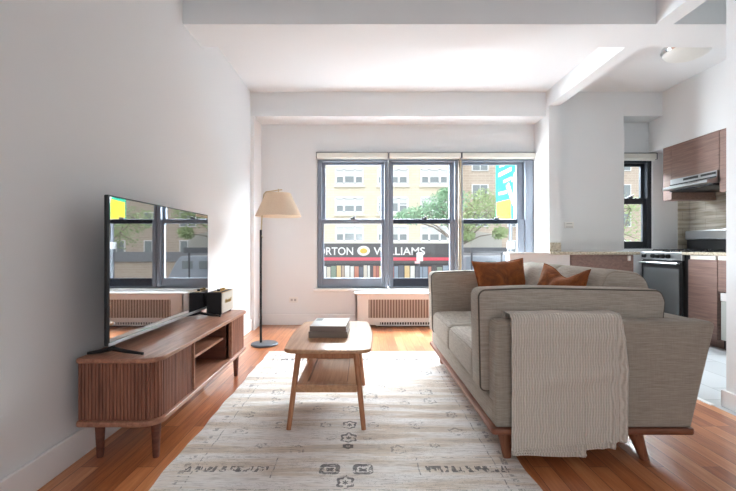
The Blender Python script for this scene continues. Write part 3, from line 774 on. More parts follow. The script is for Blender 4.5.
# ================================================================== SOFA
def sofa():
    t = thing('sofa', 'greige linen two-seat sofa with walnut base and tapered legs, facing the television', 'sofa', (1.05, 2.74, 0))
    Ya, Yb = 1.87, 3.61
    zl = .144
    MB().puffy(rpoly([(.565, Ya-.008), (1.462, Ya-.008), (1.462, Yb+.008), (.565, Yb+.008)], .02), zl, .171, .007, 0, 'z', 3, 0).build('wooden_base', M_sofabase, t, True, 30)
    # platform
    MB().box(.582, 1.42, Ya+.03, Yb-.03, .171, .285, .015, 3).build('seat_frame', M_linen, t, True)
    # outer arms
    for (y0, y1) in ((Ya, Ya+.11), (Yb-.11, Yb)):
        ol = rpoly([(.585, .172), (1.448, .172), (1.556, .628), (1.535, .642), (.583, .642)], [.012, .012, .02, .02, .03])
        MB().puffy(ol, y0, y1, .016, .003, 'y').build('arm_frame', M_linen, t, True, 50)
    # back frame
    ol = rpoly([(1.33, .172), (1.446, .172), (1.548, .638), (1.43, .638)], .02)
    MB().puffy(ol, Ya+.09, Yb-.09, .012, 0, 'y').build('back_frame', M_linen, t, True, 50)
    # inner arm cushions with piping
    for (y0, y1) in ((Ya+.112, Ya+.262), (Yb-.262, Yb-.112)):
        ol = rpoly([(.545, .292), (1.372, .292), (1.418, .715), (1.395, .770), (.80, .782), (.535, .772)], [.03, .03, .05, .04, .3, .04], 8)
        a = MB().puffy(ol, y0, y1, .022, .012, 'y').build('arm_cushion', M_linen2, t, True, 60)
        for yy in (y0+.010, y1-.010):
            q = MB(); q.tube([(p.x, yy, p.y) for p in inset(ol, .007)], .0052, 8, closed=True); q.build('piping', M_pipe, a, True)
    # seat cushions
    ym = 2.74
    for (y0, y1) in ((Ya+.268, ym-.003), (ym+.003, Yb-.268)):
        ol = rpoly([(.548, y0), (1.24, y0), (1.24, y1), (.548, y1)], .035)
        a = MB().puffy(ol, .288, .468, .045, .028, 'z', 6, 6).build('seat_cushion', M_linen2, t, True, 60)
        q = MB(); q.tube([(p.x, p.y, .447) for p in inset(ol, .010)], .005, 8, closed=True); q.build('piping', M_linen, a, True)
        q = MB(); q.tube([(p.x, p.y, .316) for p in inset(ol, .008)], .005, 8, closed=True); q.build('piping', M_linen, a, True)
    # back cushions
    for (y0, y1) in ((Ya+.272, ym-.004), (ym+.004, Yb-.272)):
        ol = rpoly([(1.10, .475), (1.36, .475), (1.475, .73), (1.43, .840), (1.24, .860)], [.05, .05, .12, .09, .07], 8)
        a = MB().puffy(ol, y0, y1, .05, .010, 'y', 6, 6).build('back_cushion', M_linen2, t, True, 60)
        for yy in (y0+.022, y1-.022):
            q = MB(); q.tube([(p.x, yy, p.y) for p in inset(ol, .012)], .0045, 8, closed=True); q.build('piping', M_linen, a, True)
    for (lx, ly, dx, dy) in ((.645, Ya+.08, .012, -.01), (1.24, Ya+.08, .045, -.01), (.645, Yb-.12, .012, .02), (1.24, Yb-.12, .045, .02)):
        zb = .012 if lx < .7 and True else 0.0
        MB().tube([(lx+dx, ly+dy, zb), (lx, ly, zl)], [.0185, .033], 20).build('leg', M_sofawood, t, True)
def inset(P, d):
    m = len(P); out = []
    ar = sum(P[i].x*P[(i+1) % m].y-P[(i+1) % m].x*P[i].y for i in range(m)); s_ = 1 if ar > 0 else -1
    for i in range(m):
        tt = (P[(i+1) % m]-P[i-1]).normalized(); out.append(P[i]+Vector((-tt.y, tt.x))*d*s_)
    return out
sofa()

# ---- rust pillows
def pillow(center, rot, w, h, th, label, dip=0.0):
    n = 26; vs = []; fs = []
    def P(u, v, s_):
        pin = .095
        x = w/2*u*(1-pin*(1-v*v)); z = h/2*v*(1-pin*(1-u*u))
        f = max(0, (1-abs(u)**2.6))*max(0, (1-abs(v)**2.6)); y = s_*th/2*f**.55
        y += .006*math.sin(u*5+v*2)*f + .008*math.sin(v*4-u*3)*f*s_
        if dip: z -= dip*math.exp(-((u-.2)/.5)**2)*max(0, (v+.4)/1.4)**2; y += s_*.012*math.sin(u*9)*f
        return (x, y, z)
    for s_ in (-1, 1):
        for j in range(n+1):
            for i in range(n+1): vs.append(P(-1+2*i/n, -1+2*j/n, s_))
    N = (n+1)**2
    for j in range(n):
        for i in range(n):
            a = j*(n+1)+i; fs.append((a, a+1, a+n+2, a+n+1)); fs.append((N+a, N+a+n+1, N+a+n+2, N+a+1))
    m = MB().add(vs, fs)
    o = m.build('throw_pillow', M_velvet)
    bm = bmesh.new(); bm.from_mesh(o.data); bmesh.ops.remove_doubles(bm, verts=bm.verts, dist=.0005); bmesh.ops.recalc_face_normals(bm, faces=bm.faces); bm.to_mesh(o.data); bm.free()
    o.data.polygons.foreach_set('use_smooth', [True]*len(o.data.polygons))
    o.location = center; o.rotation_euler = rot
    e = MB(); seam = []
    k = 24
    for q in range(4):
        for i in range(k):
            u = -1+2*i/k
            seam.append({0: P(u, -1, 0), 1: P(1, u, 0), 2: P(-u, 1, 0), 3: P(-1, -u, 0)}[q])
    e.tube(seam, .003, 6, closed=True); eo = e.build('seam_piping', M_velvet); eo.parent = o
    tag(o, label, 'cushion', 'rust velvet pillows on the sofa')
pillow((1.02, 3.10, .675), (math.radians(-17), math.radians(-3), math.radians(10)), .41, .42, .13, 'rust velvet pillow at the far end of the sofa, nearest the window')
pillow((1.095, 2.42, .662), (math.radians(-17), math.radians(2), math.radians(-79)), .40, .42, .14, 'rust velvet pillow leaning on the near back cushion of the sofa', .05)

# ---- throw blanket
def blanket():
    m = MB()
    def sheet(zend, xl, xr, yoff, back, hem, n=110, topz=.0):
        Yf = 1.843+yoff; Zt = .676+topz; Yb_ = 1.975
        path = []
        # up from the gap, over the arm, down the front
        zb = .60 if back else .655
        path.append((Yb_, zb)); path.append((Yb_-.003, .645+topz))
        for k in range(5):
            a = PI/2*k/4; path.append((Yb_-.02+.017*math.cos(a), Zt-.016+.016*math.sin(a)))
        for k in range(1, 4): path.append((Yb_-.02+(Yf+.03-Yb_+.02)*k/4, Zt+.002*math.sin(k)))
        for k in range(7):
            a = PI/2+PI/2*k/6; path.append((Yf+.025+.025*math.cos(a), Zt-.028+.028*math.sin(a)))
        k0 = 46
        for k in range(1, k0+1): path.append((Yf, Zt-.028-(Zt-.028-zend)*k/k0))
        vs = []; fs = []; L = len(path)
        for j, (y, z) in enumerate(path):
            u = max(0, (Zt-z)/(Zt-zend)) if y <= Yf+.001 else 0
            a = xl(u); b = xr(u)
            for i in range(n+1):
                s_ = i/n; x = a+(b-a)*s_
                fold = 0
                if u > 0:
                    fold = -.0035*abs(math.sin(x*31+u*2.2))*min(1, u*4)*(1 if yoff == 0 else .2)-.003*math.sin(x*13+1+u*3)*u
                    fold -= .020*math.exp(-((s_-.965)/.020)**2)*min(1, u*5) + .012*math.exp(-((s_-.895+.02*u)/.018)**2)*min(1, u*3) - .006*math.exp(-((s_-.93)/.010)**2)*min(1, u*3)
                    fold -= .006*math.exp(-((u-.16-.10*(s_-.5)**2)/.03)**2)+.005*math.exp(-((u-.55+.10*s_)/.05)**2)
                    fold -= .008*math.exp(-((s_-.03)/.03)**2)*min(1, u*4)
                zz = z
                if u > 0: zz = z+hem(s_)*u**1.5
                rib = .0
                if u > 0: vs.append((x, y+fold-rib*.6, zz))
                else: vs.append((x, y, zz+rib*.6+.002*math.sin(x*24)))
        for j in range(L-1):
            for i in range(n):
                q = j*(n+1)+i; fs.append((q, q+1, q+n+2, q+n+1))
        # hem roll
        m.add(vs, fs)
        last = vs[-(n+1):]
        m.tube([(p[0], p[1]+.001, p[2]+.002) for p in last[::3]], .0045, 8)
    sheet(.094, lambda u: .642+.002*u, lambda u: 1.122+.026*min(1, u*2.5)-.004*max(0, u-.7), .0, True, lambda s: -.004+.012*math.sin(s*3.0)*(1-s)+.042*s**1.3)
    sheet(.078, lambda u: .650, lambda u: 1.102, .009, False, lambda s: .018*s**2+.003*math.sin(s*9), n=80, topz=-.004)
    sheet(.056, lambda u: .656, lambda u: .975, .017, False, lambda s: .006*(1-s)+.002*math.sin(s*7), n=60, topz=-.008)
    o = m.build('throw_blanket', M_knit, smooth=True, angle=80)
    sm = o.modifiers.new('thickness', 'SOLIDIFY'); sm.thickness = .004; sm.offset = 0
    origin(o, (.88, 1.86, .35))
    tag(o, 'beige ribbed knit throw draped over the near arm of the sofa', 'blanket')
blanket()

# ================================================================== KITCHEN
def kitchen():
    F = 3.35
    # bar: cabinet, counter, white half wall
    t = thing('base_cabinet', 'brown walnut base cabinet under the stone bar beside the stove', 'cabinet', (2.6, 4.8, 0))
    MB().box(2.27, 2.96, 4.66, YS-.002, .08, .885).box(2.28, 2.95, 4.72, 4.74, 0, .08).build('body', M_cab, t)
    MB().box(2.275, 2.955, 4.642, 4.66, .085, .882, .002).build('door', M_cab, t)
    t = tag(MB().box(1.60, 2.262, 4.645, 4.76, 0, .885, .003).build('half_wall', M_white), 'low white panelled half wall behind the sofa, left of the bar cabinet', 'half wall')
    origin(t, (1.93, 4.7, 0))
    o = MB().box(1.58, 2.03, 4.62, 4.78, .886, .912, .004).build('ledge_cap', M_white); origin(o, (1.8, 4.7, .886)); tag(o, 'white ledge cap along the top of the low half wall', 'ledge')
    t = thing('bar_countertop', 'beige stone bar countertop with short splash against the white column', 'countertop', (2.5, 4.8, .887))
    MB().box(2.034, 2.128, 4.60, 4.867, .887, .918, .004).box(2.128, 3.0, 4.60, 4.867, .887, .918, .004).box(2.267, 3.0, 4.86, YS-.001, .887, .918, .002).build('slab', M_granite, t)
    MB().box(2.131, 2.262, 4.852, 4.868, .919, 1.02, .003).build('splash_block', M_granite, t)
    o = MB().box(2.88, 2.91, 4.615, 4.64, .82, .875, .004).build('hook', M_white)
    origin(o, (2.895, 4.63, .82)); tag(o, 'small white fitting under the stone bar beside the stove', 'hook')
    # stove
    y0, y1 = 4.45, 5.12
    t = thing('stove', 'stainless gas stove with five black knobs and glass oven door', 'stove', (3.65, (y0+y1)/2, 0))
    MB().box(F+.02, XR-.03, y0, y1, .06, .895, .004).box(F+.06, XR-.05, y0+.03, y1-.03, 0, .06).build('body', M_black, t)
    MB().box(F-.005, F+.03, y0+.005, y1-.005, .825, .912, .008).build('control_panel', M_steel, t)
    MB().box(F, XR-.04, y0, y1, .893, .915, .005).build('cooktop', M_steel, t)
    for yy in (5.04, 4.89, 4.81, 4.73, 4.645):
        MB().tube([(F-.005, yy, .868), (F-.018, yy, .868), (F-.034, yy, .868)], [.024, .023, .020], 18).box(F-.040, F-.030, yy-.004, yy+.004, .85, .886, .001).build('knob', M_black, t, True)
    d = MB().box(F, F+.02, y0+.01, y1-.01, .20, .815, .005).build('oven_door', M_black, t)
    MB().box(F-.003, F, y0+.05, y1-.05, .235, .735, .001).build('oven_glass', mat('oven_glass', (150, 154, 156), .18, metal=.6), d)
    MB().tube([(F-.04, y0+.03, .79), (F-.04, y1-.03, .79)], .011, 12).tube([(F, y0+.05, .79), (F-.04, y0+.05, .79)], .008, 8).tube([(F, y1-.05, .79), (F-.04, y1-.05, .79)], .008, 8).build('handle', M_steel, d, True)
    MB().box(F, F+.02, y0+.01, y1-.01, .07, .19, .004).build('drawer', M_black, t)
    for (gx, gy) in ((F+.17, y0+.18), (F+.17, y1-.18), (F+.42, y0+.18), (F+.42, y1-.18)):
        g = MB()
        for a in range(4):
            c, s_ = math.cos(a*PI/2+PI/4), math.sin(a*PI/2+PI/4)
            g.tube([(gx+c*.13, gy+s_*.13, .917), (gx+c*.12, gy+s_*.12, .940), (gx+c*.03, gy+s_*.03, .940)], .006, 6)
        g.box(gx-.11, gx+.11, gy-.005, gy+.005, .932, .942); g.box(gx-.005, gx+.005, gy-.11, gy+.11, .932, .942)
        g.build('grate', M_blackm, t)
        MB().lathe([(.04, 0), (.04, .012), (.03, .016)], (gx, gy, .9155), 18).build('burner', M_black, t)
    MB().box(XR-.10, XR-.014, y0, y1, .915, 1.055, .004).build('rear_guard', M_black, t)
    MB().box(XR-.125, XR-.014, y0, y1, 1.055, 1.165, .012).build('backguard', M_steel, t)
    # base cabinets near
    t = thing('base_cabinet', 'walnut base cabinet with light finger pull, right of the stove', 'cabinet', (3.67, 4.19, 0))
    MB().box(F+.02, XR-.014, 4.02, 4.38, .09, .885).box(F+.08, XR-.014, 4.02, 4.38, 0, .09).build('body', M_cab, t)
    MB().box(F, F+.02, 4.023, 4.378, .09, .842, .002).build('door', M_cab, t)
    MB().box(F-.008, F+.02, 4.03, 4.34, .846, .884, .002).build('finger_pull', M_blind, t)
    MB().box(F+.02, F+.06, 4.38, 4.448, .0, .885).build('filler_panel', M_black, t)
    t = thing('base_cabinet', 'walnut drawer cabinet above the built-in dishwasher, by the partition wall', 'cabinet', (3.67, 3.7, .55))
    MB().box(F+.02, XR-.014, 3.38, 4.018, .55, .885).build('body', M_cab, t)
    MB().box(F, F+.02, 3.383, 4.014, .552, .842, .002).build('drawer', M_cab, t)
    MB().box(F-.008, F+.02, 3.40, 4.00, .846, .884, .002).build('finger_pull', M_blind, t)
    t = thing('dishwasher', 'pale grey built-in dishwasher under the drawer cabinet by the partition', 'dishwasher', (3.67, 3.7, 0))
    MB().box(F+.04, XR-.014, 3.39, 3.99, .02, .545).build('body', M_black, t)
    MB().box(F+.005, F+.03, 3.395, 3.985, .10, .46, .004).build('door', mat('appliance_grey', (190, 196, 192), .3), t)
    MB().box(F+.0, F+.03, 3.395, 3.985, .465, .54, .004).build('control_strip', M_white, t)
    MB().box(F+.05, F+.06, 3.39, 3.99, 0, .09).build('toe_panel', M_dark, t)
    o = MB().box(F-.02, XR-.014, 3.37, 4.445, .888, .918, .004).build('countertop', M_granite)
    origin(o, (3.67, 3.9, .888)); tag(o, 'beige stone countertop on the walnut cabinets right of the stove', 'countertop')
    # uppers
    U = 3.49
    grp = None
    def upper(y0, y1, z0, z1, label, ydiv=None):
        t = thing('wall_cabinet', label, 'cabinet', ((U+XR)/2, (y0+y1)/2, z0))
        MB().box(U+.02, XR-.014, y0, y1, z0, z1-.002).build('body', M_cab, t)
        MB().box(U, U+.019, y0+.002, y1-.002, z0, z1-.003, .0015).build('door', M_cab, t)
    upper(4.805, 4.945, 1.505, 2.118, 'narrow walnut wall cabinet at the far side of the range hood')
    upper(4.165, 4.803, 1.728, 2.118, 'walnut wall cabinet directly above the range hood')
    upper(3.45, 4.163, 1.505, 2.118, 'tall walnut wall cabinet nearest the partition, beside the range hood')
    # hood
    t = thing('range_hood', 'stainless under-cabinet range hood above the stove', 'range hood', (3.7, 4.48, 1.6))
    ol = [(3.47, 1.726), (3.98, 1.726), (3.98, 1.60), (3.42, 1.60), (3.375, 1.607), (3.375, 1.632), (3.47, 1.655)]
    MB().puffy([Vector(p) for p in ol], 4.17, 4.798, .001, 0, 'y', 1, 1).build('housing', M_steel, t)
    MB().box(3.45, 3.96, 4.19, 4.78, 1.585, 1.60).build('filter', M_blackm, t)
    MB().box(3.462, 3.47, 4.18, 4.36, 1.690, 1.712, .001).box(3.464, 3.47, 4.40, 4.60, 1.688, 1.712, .001).build('control_buttons', M_black, t)
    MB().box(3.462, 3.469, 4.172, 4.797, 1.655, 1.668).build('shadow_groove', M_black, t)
    # ceiling light
    t = thing('ceiling_light', 'round frosted flush ceiling light with chrome rim in the kitchen', 'ceiling light', (2.915, 3.83, 2.775))
    MB().lathe([(.19, 2.775), (.195, 2.745), (.182, 2.728)][::-1], (2.915, 3.83, 0), 48).build('rim', M_chrome, t, True)
    pr = [(.18*math.cos(a*PI/2/10)+.0005, 2.726-.062*math.sin(a*PI/2/10)) for a in range(11)]
    MB().lathe(pr, (2.915, 3.83, 0), 48).build('glass_dome', mat('frosted_glass', (226, 226, 220), .3), t, True)
kitchen()

# ================================================================== OUTSIDE
M_cream = mat_tile('cream_brick', (236, 224, 200), (242, 232, 210), (226, 214, 190), .8, .25, .02, .9, 'xz')
M_redb = mat_tile('tan_brick', (200, 182, 166), (210, 194, 178), (218, 206, 192), .8, .25, .03, .9, 'xz')
M_stone = mat('pale_stone', (238, 234, 222), .8)
M_wframe = mat('white_sash', (246, 246, 246), .5)
M_wpane = mat('far_window_pane', (150, 158, 160), .15)
M_wpane2 = mat('far_window_blind', (226, 230, 228), .5)
M_sign = mat('sign_charcoal', (98, 96, 98), .6)
M_signw = mat('sign_white', (250, 250, 250), .5)
M_red = mat('sign_red', (232, 96, 112), .5)
M_street = mat('asphalt', (120, 120, 122), .9)
M_side = mat('concrete_walk', (190, 186, 180), .9)
YF = 42.0
def fx(p): return (p-363)*YF/425
def fz(q): return .97-(q-247)*YF/425
GZ = -4.2
def building():
    t = thing('apartment_building', 'cream brick apartment building across the street with shop on the ground floor', 'building', (-4, YF, GZ))
    MB().box(-40, fx(463), YF, YF+12, GZ, 20).build('wall', M_cream, t)
    # windows: columns of triple windows
    cols = []
    for c0, c1 in ((336, 363), (378, 407.5), (421, 447.5), (293, 320), (250, 277), (207, 234)):
        cols.append((fx(c0), fx(c1)))
    for (x0, x1) in cols:
        for k in range(-0, 5):
            zt = fz(226.5-28.6*k); zb = fz(241-28.6*k)
            wv = MB(); w_ = x1-x0; f = .10
            a = [x0, x0+w_*.30, x0+w_*.70, x1]
            for q in range(4): wv.box(a[q]-f, a[q]+f, YF-.14, YF-.02, zb, zt)
            wv.box(x0, x1, YF-.14, YF-.02, zb-.1, zb+.1).box(x0, x1, YF-.14, YF-.02, zt-.1, zt+.1)
            wv.box(a[0], a[1], YF-.13, YF-.02, (zt+zb)/2-.05, (zt+zb)/2+.05).box(a[2], a[3], YF-.13, YF-.02, (zt+zb)/2-.05, (zt+zb)/2+.05)
            fr = wv.build('window', M_wframe, t)
            zm = zb+(zt-zb)*random.choice((.45, .5, .62))
            MB().box(x0, x1, YF-.06, YF-.01, zb, zm).build('pane', M_wpane, fr)
            MB().box(x0, x1, YF-.06, YF-.01, zm, zt).build('window_shade', M_wpane2, fr)
            MB().box(x0-.2, x1+.2, YF-.22, YF-.01, zb-.35, zb-.12).build('sill', M_stone, fr)
    MB().box(-40, fx(463), YF-.3, YF-.01, fz(243.5), fz(241.8)).build('cornice', M_stone, t)
    MB().box(-40, fx(461), YF-.45, YF-.01, fz(263.5), fz(243.5)).build('sign_band', M_sign, t)
    MB().box(-40, fx(461), YF-.5, YF-.45, fz(260.4), fz(257.3)).build('red_stripe', M_red, t)
    R = Matrix.Rotation(PI/2, 3, 'X')
    def word(body, p0, p1):
        o = text_mesh('sign_lettering', body, 1.0, (0, 0, 0), Matrix.Identity(3), M_signw, None, .03, .012, 'LEFT')
        xs = [v.co.x for v in o.data.vertices]; ys = [v.co.y for v in o.data.vertices]
        wd = max(xs)-min(xs); ht = max(ys)-min(ys)
        S = Matrix.Diagonal(((fx(p1)-fx(p0))/wd, (fz(247.2)-fz(255))/ht, 1, 1))
        o.data.transform(Matrix.Translation((-min(xs), -min(ys), 0))); o.data.transform(S); o.data.transform(R.to_4x4())
        o.data.transform(Matrix.Translation(Vector((fx(p0), YF-.49, fz(255)))-t.location)); o.parent = t
    word('MORTON', 310.5, 353.3); word('WILLIAMS', 373.5, 424.2)
    cxp = fx(363.6); cz = fz(250.8)
    MB().lathe([(.62, 0), (.62, .05), (.5, .08)], (0, 0, 0), 28, Matrix.Translation((cxp, YF-.46, cz)) @ Matrix.Rotation(PI/2, 4, 'X') @ Matrix.Diagonal((1, .78, 1, 1))).build('crest', M_signw, t)
    MB().lathe([(.36, 0), (.36, .05), (.3, .08)], (0, 0, 0), 24, Matrix.Translation((cxp, YF-.53, cz)) @ Matrix.Rotation(PI/2, 4, 'X') @ Matrix.Diagonal((1, .7, 1, 1))).build('crest_fruit', mat('crest_gold', (226, 196, 90), .5), t)
    # shopfront: lit display windows with stacked goods
    MB().box(-40, fx(461), YF-.3, YF-.02, GZ, fz(263.5)).build('shopfront', mat('shopfront_dark', (78, 76, 80), .5), t)
    goods = [(204, 140, 120), (226, 200, 150), (230, 230, 226), (150, 164, 180), (180, 110, 100), (140, 156, 140), (220, 212, 198), (186, 166, 150), (110, 114, 126), (96, 92, 96)]
    mats = [mat('display_goods', c, .6) for c in goods]
    x = fx(250); k = 0
    while x < fx(458):
        w_ = random.uniform(.25, .6)
        h_ = random.uniform(.3, 1.0)
        if k < 95:
            MB().box(x, x+w_*.85, YF-.36, YF-.3, fz(278)-.3, fz(265)-.2*random.random(), 0).box(x+w_*.2, x+w_*.5, YF-.42, YF-.36, fz(276), fz(270)).build('display_panel', random.choice(mats), t)
        x += w_; k += 1
    t2 = thing('brick_building', 'tan brick building seen through the right window behind the street tree', 'building', (18, YF+1, GZ))
    MB().box(fx(464), 45, YF+1, YF+12, GZ, 20).build('wall', M_redb, t2)
    for c in range(8):
        x0 = fx(474)+c*3.6
        for k in range(6):
            zt = fz(240-28.6*k)
            wv = MB().box(x0, x0+1.7, YF+.88, YF+1, zt-1.5, zt).build('window', M_wframe, t2)
            MB().box(x0+.12, x0+.80, YF+.84, YF+.88, zt-1.4, zt-.1).box(x0+.90, x0+1.58, YF+.84, YF+.88, zt-1.4, zt-.1).build('pane', M_wpane, wv)
    MB().box(fx(464), 45, YF+.8, YF+1, fz(262), fz(252)).build('shop_fascia', mat('fascia_grey', (150, 152, 158), .6), t2)
building()
o = MB().box(-60, 70, 7.5, 60, GZ-.2, GZ).build('street', M_street); o['kind'] = 'structure'
o = MB().box(-60, 70, 35, YF, GZ, GZ+.12).build('sidewalk', M_side); o['kind'] = 'structure'

M_leaf = mat('leaf_green', (182, 200, 150), .8)
M_leaf2 = mat('leaf_green_blue', (160, 196, 160), .8)
M_bark = mat('bark', (150, 140, 130), .9)
def tree(x, y, blobs, label, seed, n=900, lm=None, size=.16, zf=-1.0):
    rnd = random.Random(seed)
    t = thing('street_tree', label, 'tree', (x, y, GZ), 'street trees outside')
    tr = MB(); top = blobs[0]
    tr.tube([(x, y, GZ), (x+.1, y, GZ+2.2), (x-.05, y, zf)], [.12, .09, .07], 10)
    for (bx, by, bz, r) in blobs:
        mid = ((x+bx)/2+.2*rnd.uniform(-1, 1), (y+by)/2, (zf+bz)/2+.1)
        tr.tube([(x-.05, y, zf-.1), mid, (bx, by, bz), (bx+r*.6, by, bz+r*.5)], [.06, .035, .02, .008], 7)
        for q in range(3):
            tr.tube([(bx, by, bz), (bx+rnd.uniform(-r, r), by+rnd.uniform(-r, r), bz+rnd.uniform(-r, r)*.8)], [.025, .008], 5)
    tr.build('trunk', M_bark, t, True)
    lf = MB()
    for (bx, by, bz, r) in blobs:
        for q in range(n):
            d = Vector((rnd.gauss(0, 1), rnd.gauss(0, 1), rnd.gauss(0, 1))); d.normalize(); d *= r*rnd.random()**.45
            c = Vector((bx, by, bz))+Vector((d.x, d.y, d.z*.75)); s_ = size*rnd.uniform(.6, 1.2)
            a = Vector((rnd.gauss(0, 1), rnd.gauss(0, 1), rnd.gauss(0, 1))).normalized(); b = a.orthogonal().normalized()
            lf.add([c-a*s_, c-b*s_*.5+Vector((0, 0, .02)), c+a*s_, c+b*s_*.5], [(0, 1, 2, 3)])
    lf.build('leaves', lm or M_leaf, t)
def P(px_, py_, Y): return ((px_-363)*Y/425, Y, .97-(py_-247)*Y/425)
def bl(px_, py_, Y, r): q = P(px_, py_, Y); return (q[0], q[1], q[2], r)
tree(P(457, 0, 20)[0], 20, [bl(440, 206, 20, .85), bl(428, 213, 20.4, .85), bl(452, 200, 19.6, .8), bl(412, 216, 20, .6), bl(402, 218, 20.2, .4), bl(446, 217, 20.2, .6), bl(446, 194, 20.3, .45)], 'leafy street tree seen through the middle window', 3, 420, M_leaf2, .085, 1.3)
tree(P(462, 0, 24)[0], 24, [bl(472, 206, 24, 1.1), bl(488, 212, 24, 1.2), bl(470, 222, 24, .8), bl(484, 198, 24.5, .8), bl(500, 214, 24.4, .9), bl(467, 236, 24, .45), bl(500, 233, 24, .5)], 'pale green street tree behind the banner in the right window', 4, 420, M_leaf, .10, 1.2)
tree(11.6, 20, [(10.5, 20, 1.9, 1.5), (9.2, 20, 1.6, 1.1), (12.0, 20, 1.7, 1.3), (10.8, 20, 3.0, 1.2), (8.6, 20.3, 2.3, .9), (12.6, 20, 2.8, 1.0)], 'street tree reflected in the television screen', 5, 420, M_leaf, .09)

# low awning and fence across the street
def awning():
    Y = 27.0
    t = thing('canvas_awning', 'pale grey sloped awning behind the sofa pillow, seen through right window', 'awning', (P(485, 0, Y)[0], Y, GZ))
    x0 = P(470.5, 0, Y)[0]; x1 = P(502, 0, Y)[0]
    z0 = P(0, 247.5, Y)[2]; z1 = P(0, 231, Y)[2]; zl = P(0, 236, Y)[2]
    vs = [(x0, Y, z0), (x1, Y, z0), (x1, Y, P(0, 235.5, Y)[2]), (x0+.4, Y, z1), (x0, Y, zl), (x0, Y+3, z0), (x1, Y+3, z0), (x1, Y+3, P(0, 235.5, Y)[2]), (x0+.4, Y+3, z1), (x0, Y+3, zl)]
    MB().add(vs, [(0, 1, 2, 3, 4), (9, 8, 7, 6, 5), (0, 5, 6, 1), (1, 6, 7, 2), (2, 7, 8, 3), (3, 8, 9, 4), (4, 9, 5, 0)]).build('canopy', mat('pale_canvas', (206, 202, 194), .9), t)
    MB().box(x0, x1+.3, Y-.05, Y+3.05, z0-.35, z0).build('valance', mat('valance_grey', (118, 120, 126), .8), t)
    for xx in (x0+.1, x1):
        MB().tube([(xx, Y+.1, GZ), (xx, Y+.1, z0-.3)], .06, 8).build('post', M_grey, t)
awning()
def kerb_van():
    Y = 31.0
    a = P(472, 262, Y); x0, x1 = P(466, 0, Y)[0], P(520, 0, Y)[0]
    t = thing('parked_van', 'pale blue grey van parked on the street beyond the right window', 'van', ((x0+x1)/2, Y, GZ))
    zr = P(0, 256, Y)[2]
    MB().puffy(rpoly([(x0, GZ+.5), (x1+1.2, GZ+.5), (x1+1.2, GZ+1.6), (x1, zr-.5), (x1-.4, zr), (x0, zr)], [.1, .2, .3, .2, .2, .15]), Y, Y+2, .08, 0, 'y').build('body', mat('van_paint', (178, 186, 198), .3), t, True)
    MB().box(x0+1.4, x0+2.2, Y-.01, Y+.05, zr-.95, zr-.35, .05).box(x1-1.3, x1-.5, Y-.01, Y+.05, zr-.95, zr-.35, .05).build('side_window', M_wpane, t)
    for xx in (x0+.7, x1):
        MB().tube([(xx, Y-.02, GZ+.4), (xx, Y+.25, GZ+.4)], .4, 20).build('wheel', M_black, t)
        MB().tube([(xx, Y+1.75, GZ+.4), (xx, Y+2.02, GZ+.4)], .4, 20).build('wheel', M_black, t)
kerb_van()
def lamp_post():
    Y = 9.27
    t = thing('street_post', 'grey street post with white collar standing just right of the awning', 'post', (P(510.5, 0, Y)[0], Y, GZ))
    x = P(510.5, 0, Y)[0]
    MB().tube([(x, Y, GZ), (x, Y, P(0, 243, Y)[2])], .045, 12).tube([(x, Y, P(0, 243, Y)[2]), (x, Y, 3.3)], .040, 12).build('pole', mat('post_grey', (120, 124, 132), .4, metal=.3), t, True)
    MB().tube([(x, Y, P(0, 249, Y)[2]), (x, Y, P(0, 242, Y)[2])], .085, 14).build('collar', mat('collar_white', (214, 216, 220), .5), t, True)
lamp_post()
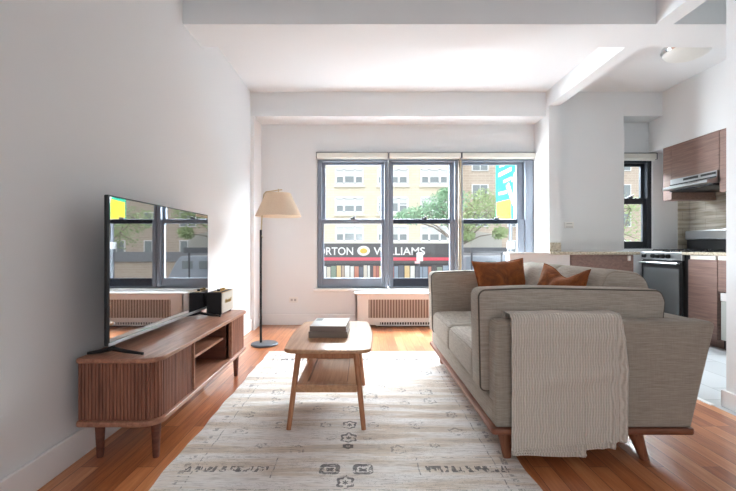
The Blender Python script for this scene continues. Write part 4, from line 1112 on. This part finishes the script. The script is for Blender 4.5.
def banner():
    Y = 9.2
    def q(a, b, d=0): p = P(a, b, Y); return (p[0], p[1]-d, p[2])
    t = thing('street_banner', 'bright green and yellow banner with white stripes outside the right window', 'banner', (P(507, 0, Y)[0], Y, P(0, 221, Y)[2]))
    def plate(pts, d0, d1, name, m):
        b = MB(); n = len(pts)
        vs = [q(a, c, d1) for a, c in pts]+[q(a, c, d0) for a, c in pts]
        b.add(vs, [tuple(range(n)), tuple(range(n, 2*n))[::-1]]+[(i, (i+1) % n, n+(i+1) % n, n+i) for i in range(n)])
        return b.build(name, m, t)
    MT = mat('banner_green', (0, 172, 142), .5); MY = mat('banner_yellow', (236, 198, 44), .5); MW = mat('banner_white', (250, 252, 252), .5); MG = mat('banner_dark_green', (30, 150, 120), .5)
    plate([(495.8, 221), (518.3, 221), (518.3, 154), (495.8, 154)], 0, .02, 'banner_cloth', MT)
    plate([(496.2, 220.5), (510.5, 220.5), (510.5, 199), (496.2, 202.5)], .02, .024, 'yellow_field', MY)
    for k, (a, b, c, d, w_) in enumerate(((498, 175.5, 511, 169, 4), (503, 182, 511, 178.2, 3), (498.3, 194, 506.5, 192, 3.2), (497.5, 162, 511, 158, 3), (499, 167, 504, 165.5, 1.6))):
        plate([(a, b+w_/2), (c, d+w_/2), (c, d-w_/2), (a, b-w_/2)], .02, .025, 'white_stripe', MW)
    plate([(513, 220.5), (516.2, 220.5), (515.8, 182), (513, 182)], .02, .025, 'arrow_shaft', MW)
    plate([(511, 182), (517, 182), (514, 172)], .02, .0255, 'arrow_head', MW)
    plate([(512.4, 206), (514, 200), (508.5, 182.5), (505.5, 186)], .02, .0262, 'white_diagonal', MW)
    plate([(510.6, 220.5), (511.6, 220.5), (511.6, 206), (510.6, 200)], .02, .025, 'dark_stripe', MG)
    plate([(517.4, 220.5), (518.3, 220.5), (518.3, 154), (517.4, 154)], .02, .025, 'edge_stripe', MW)
    MB().tube([q(494.5, 153.5), q(519.5, 153.5)], .02, 8).tube([q(494.5, 221), q(519.5, 221)], .02, 8).build('support_rod', M_grey, t)
banner()
def street_sign():
    Y = 16.0; a = P(420, 258, Y)
    t = thing('street_sign', 'small white sign on a post in front of the shop lettering', 'sign', (a[0], Y, GZ))
    MB().box(a[0]-.13, a[0]+.11, Y-.03, Y, P(0, 261, Y)[2], P(0, 252.5, Y)[2], .02).build('plate', M_signw, t)
    MB().box(a[0]-.2, a[0]+.0, Y-.03, Y, P(0, 263.5, Y)[2], P(0, 261.2, Y)[2], .02).build('lower_plate', mat('sign_pink', (240, 190, 190), .5), t)
    MB().tube([(a[0]-.02, Y+.02, GZ), (a[0]-.02, Y+.02, P(0, 253, Y)[2])], .025, 8).build('post', M_grey, t)
street_sign()

for o in list(C.objects):
    if '_local' in o.keys(): del o['_local']
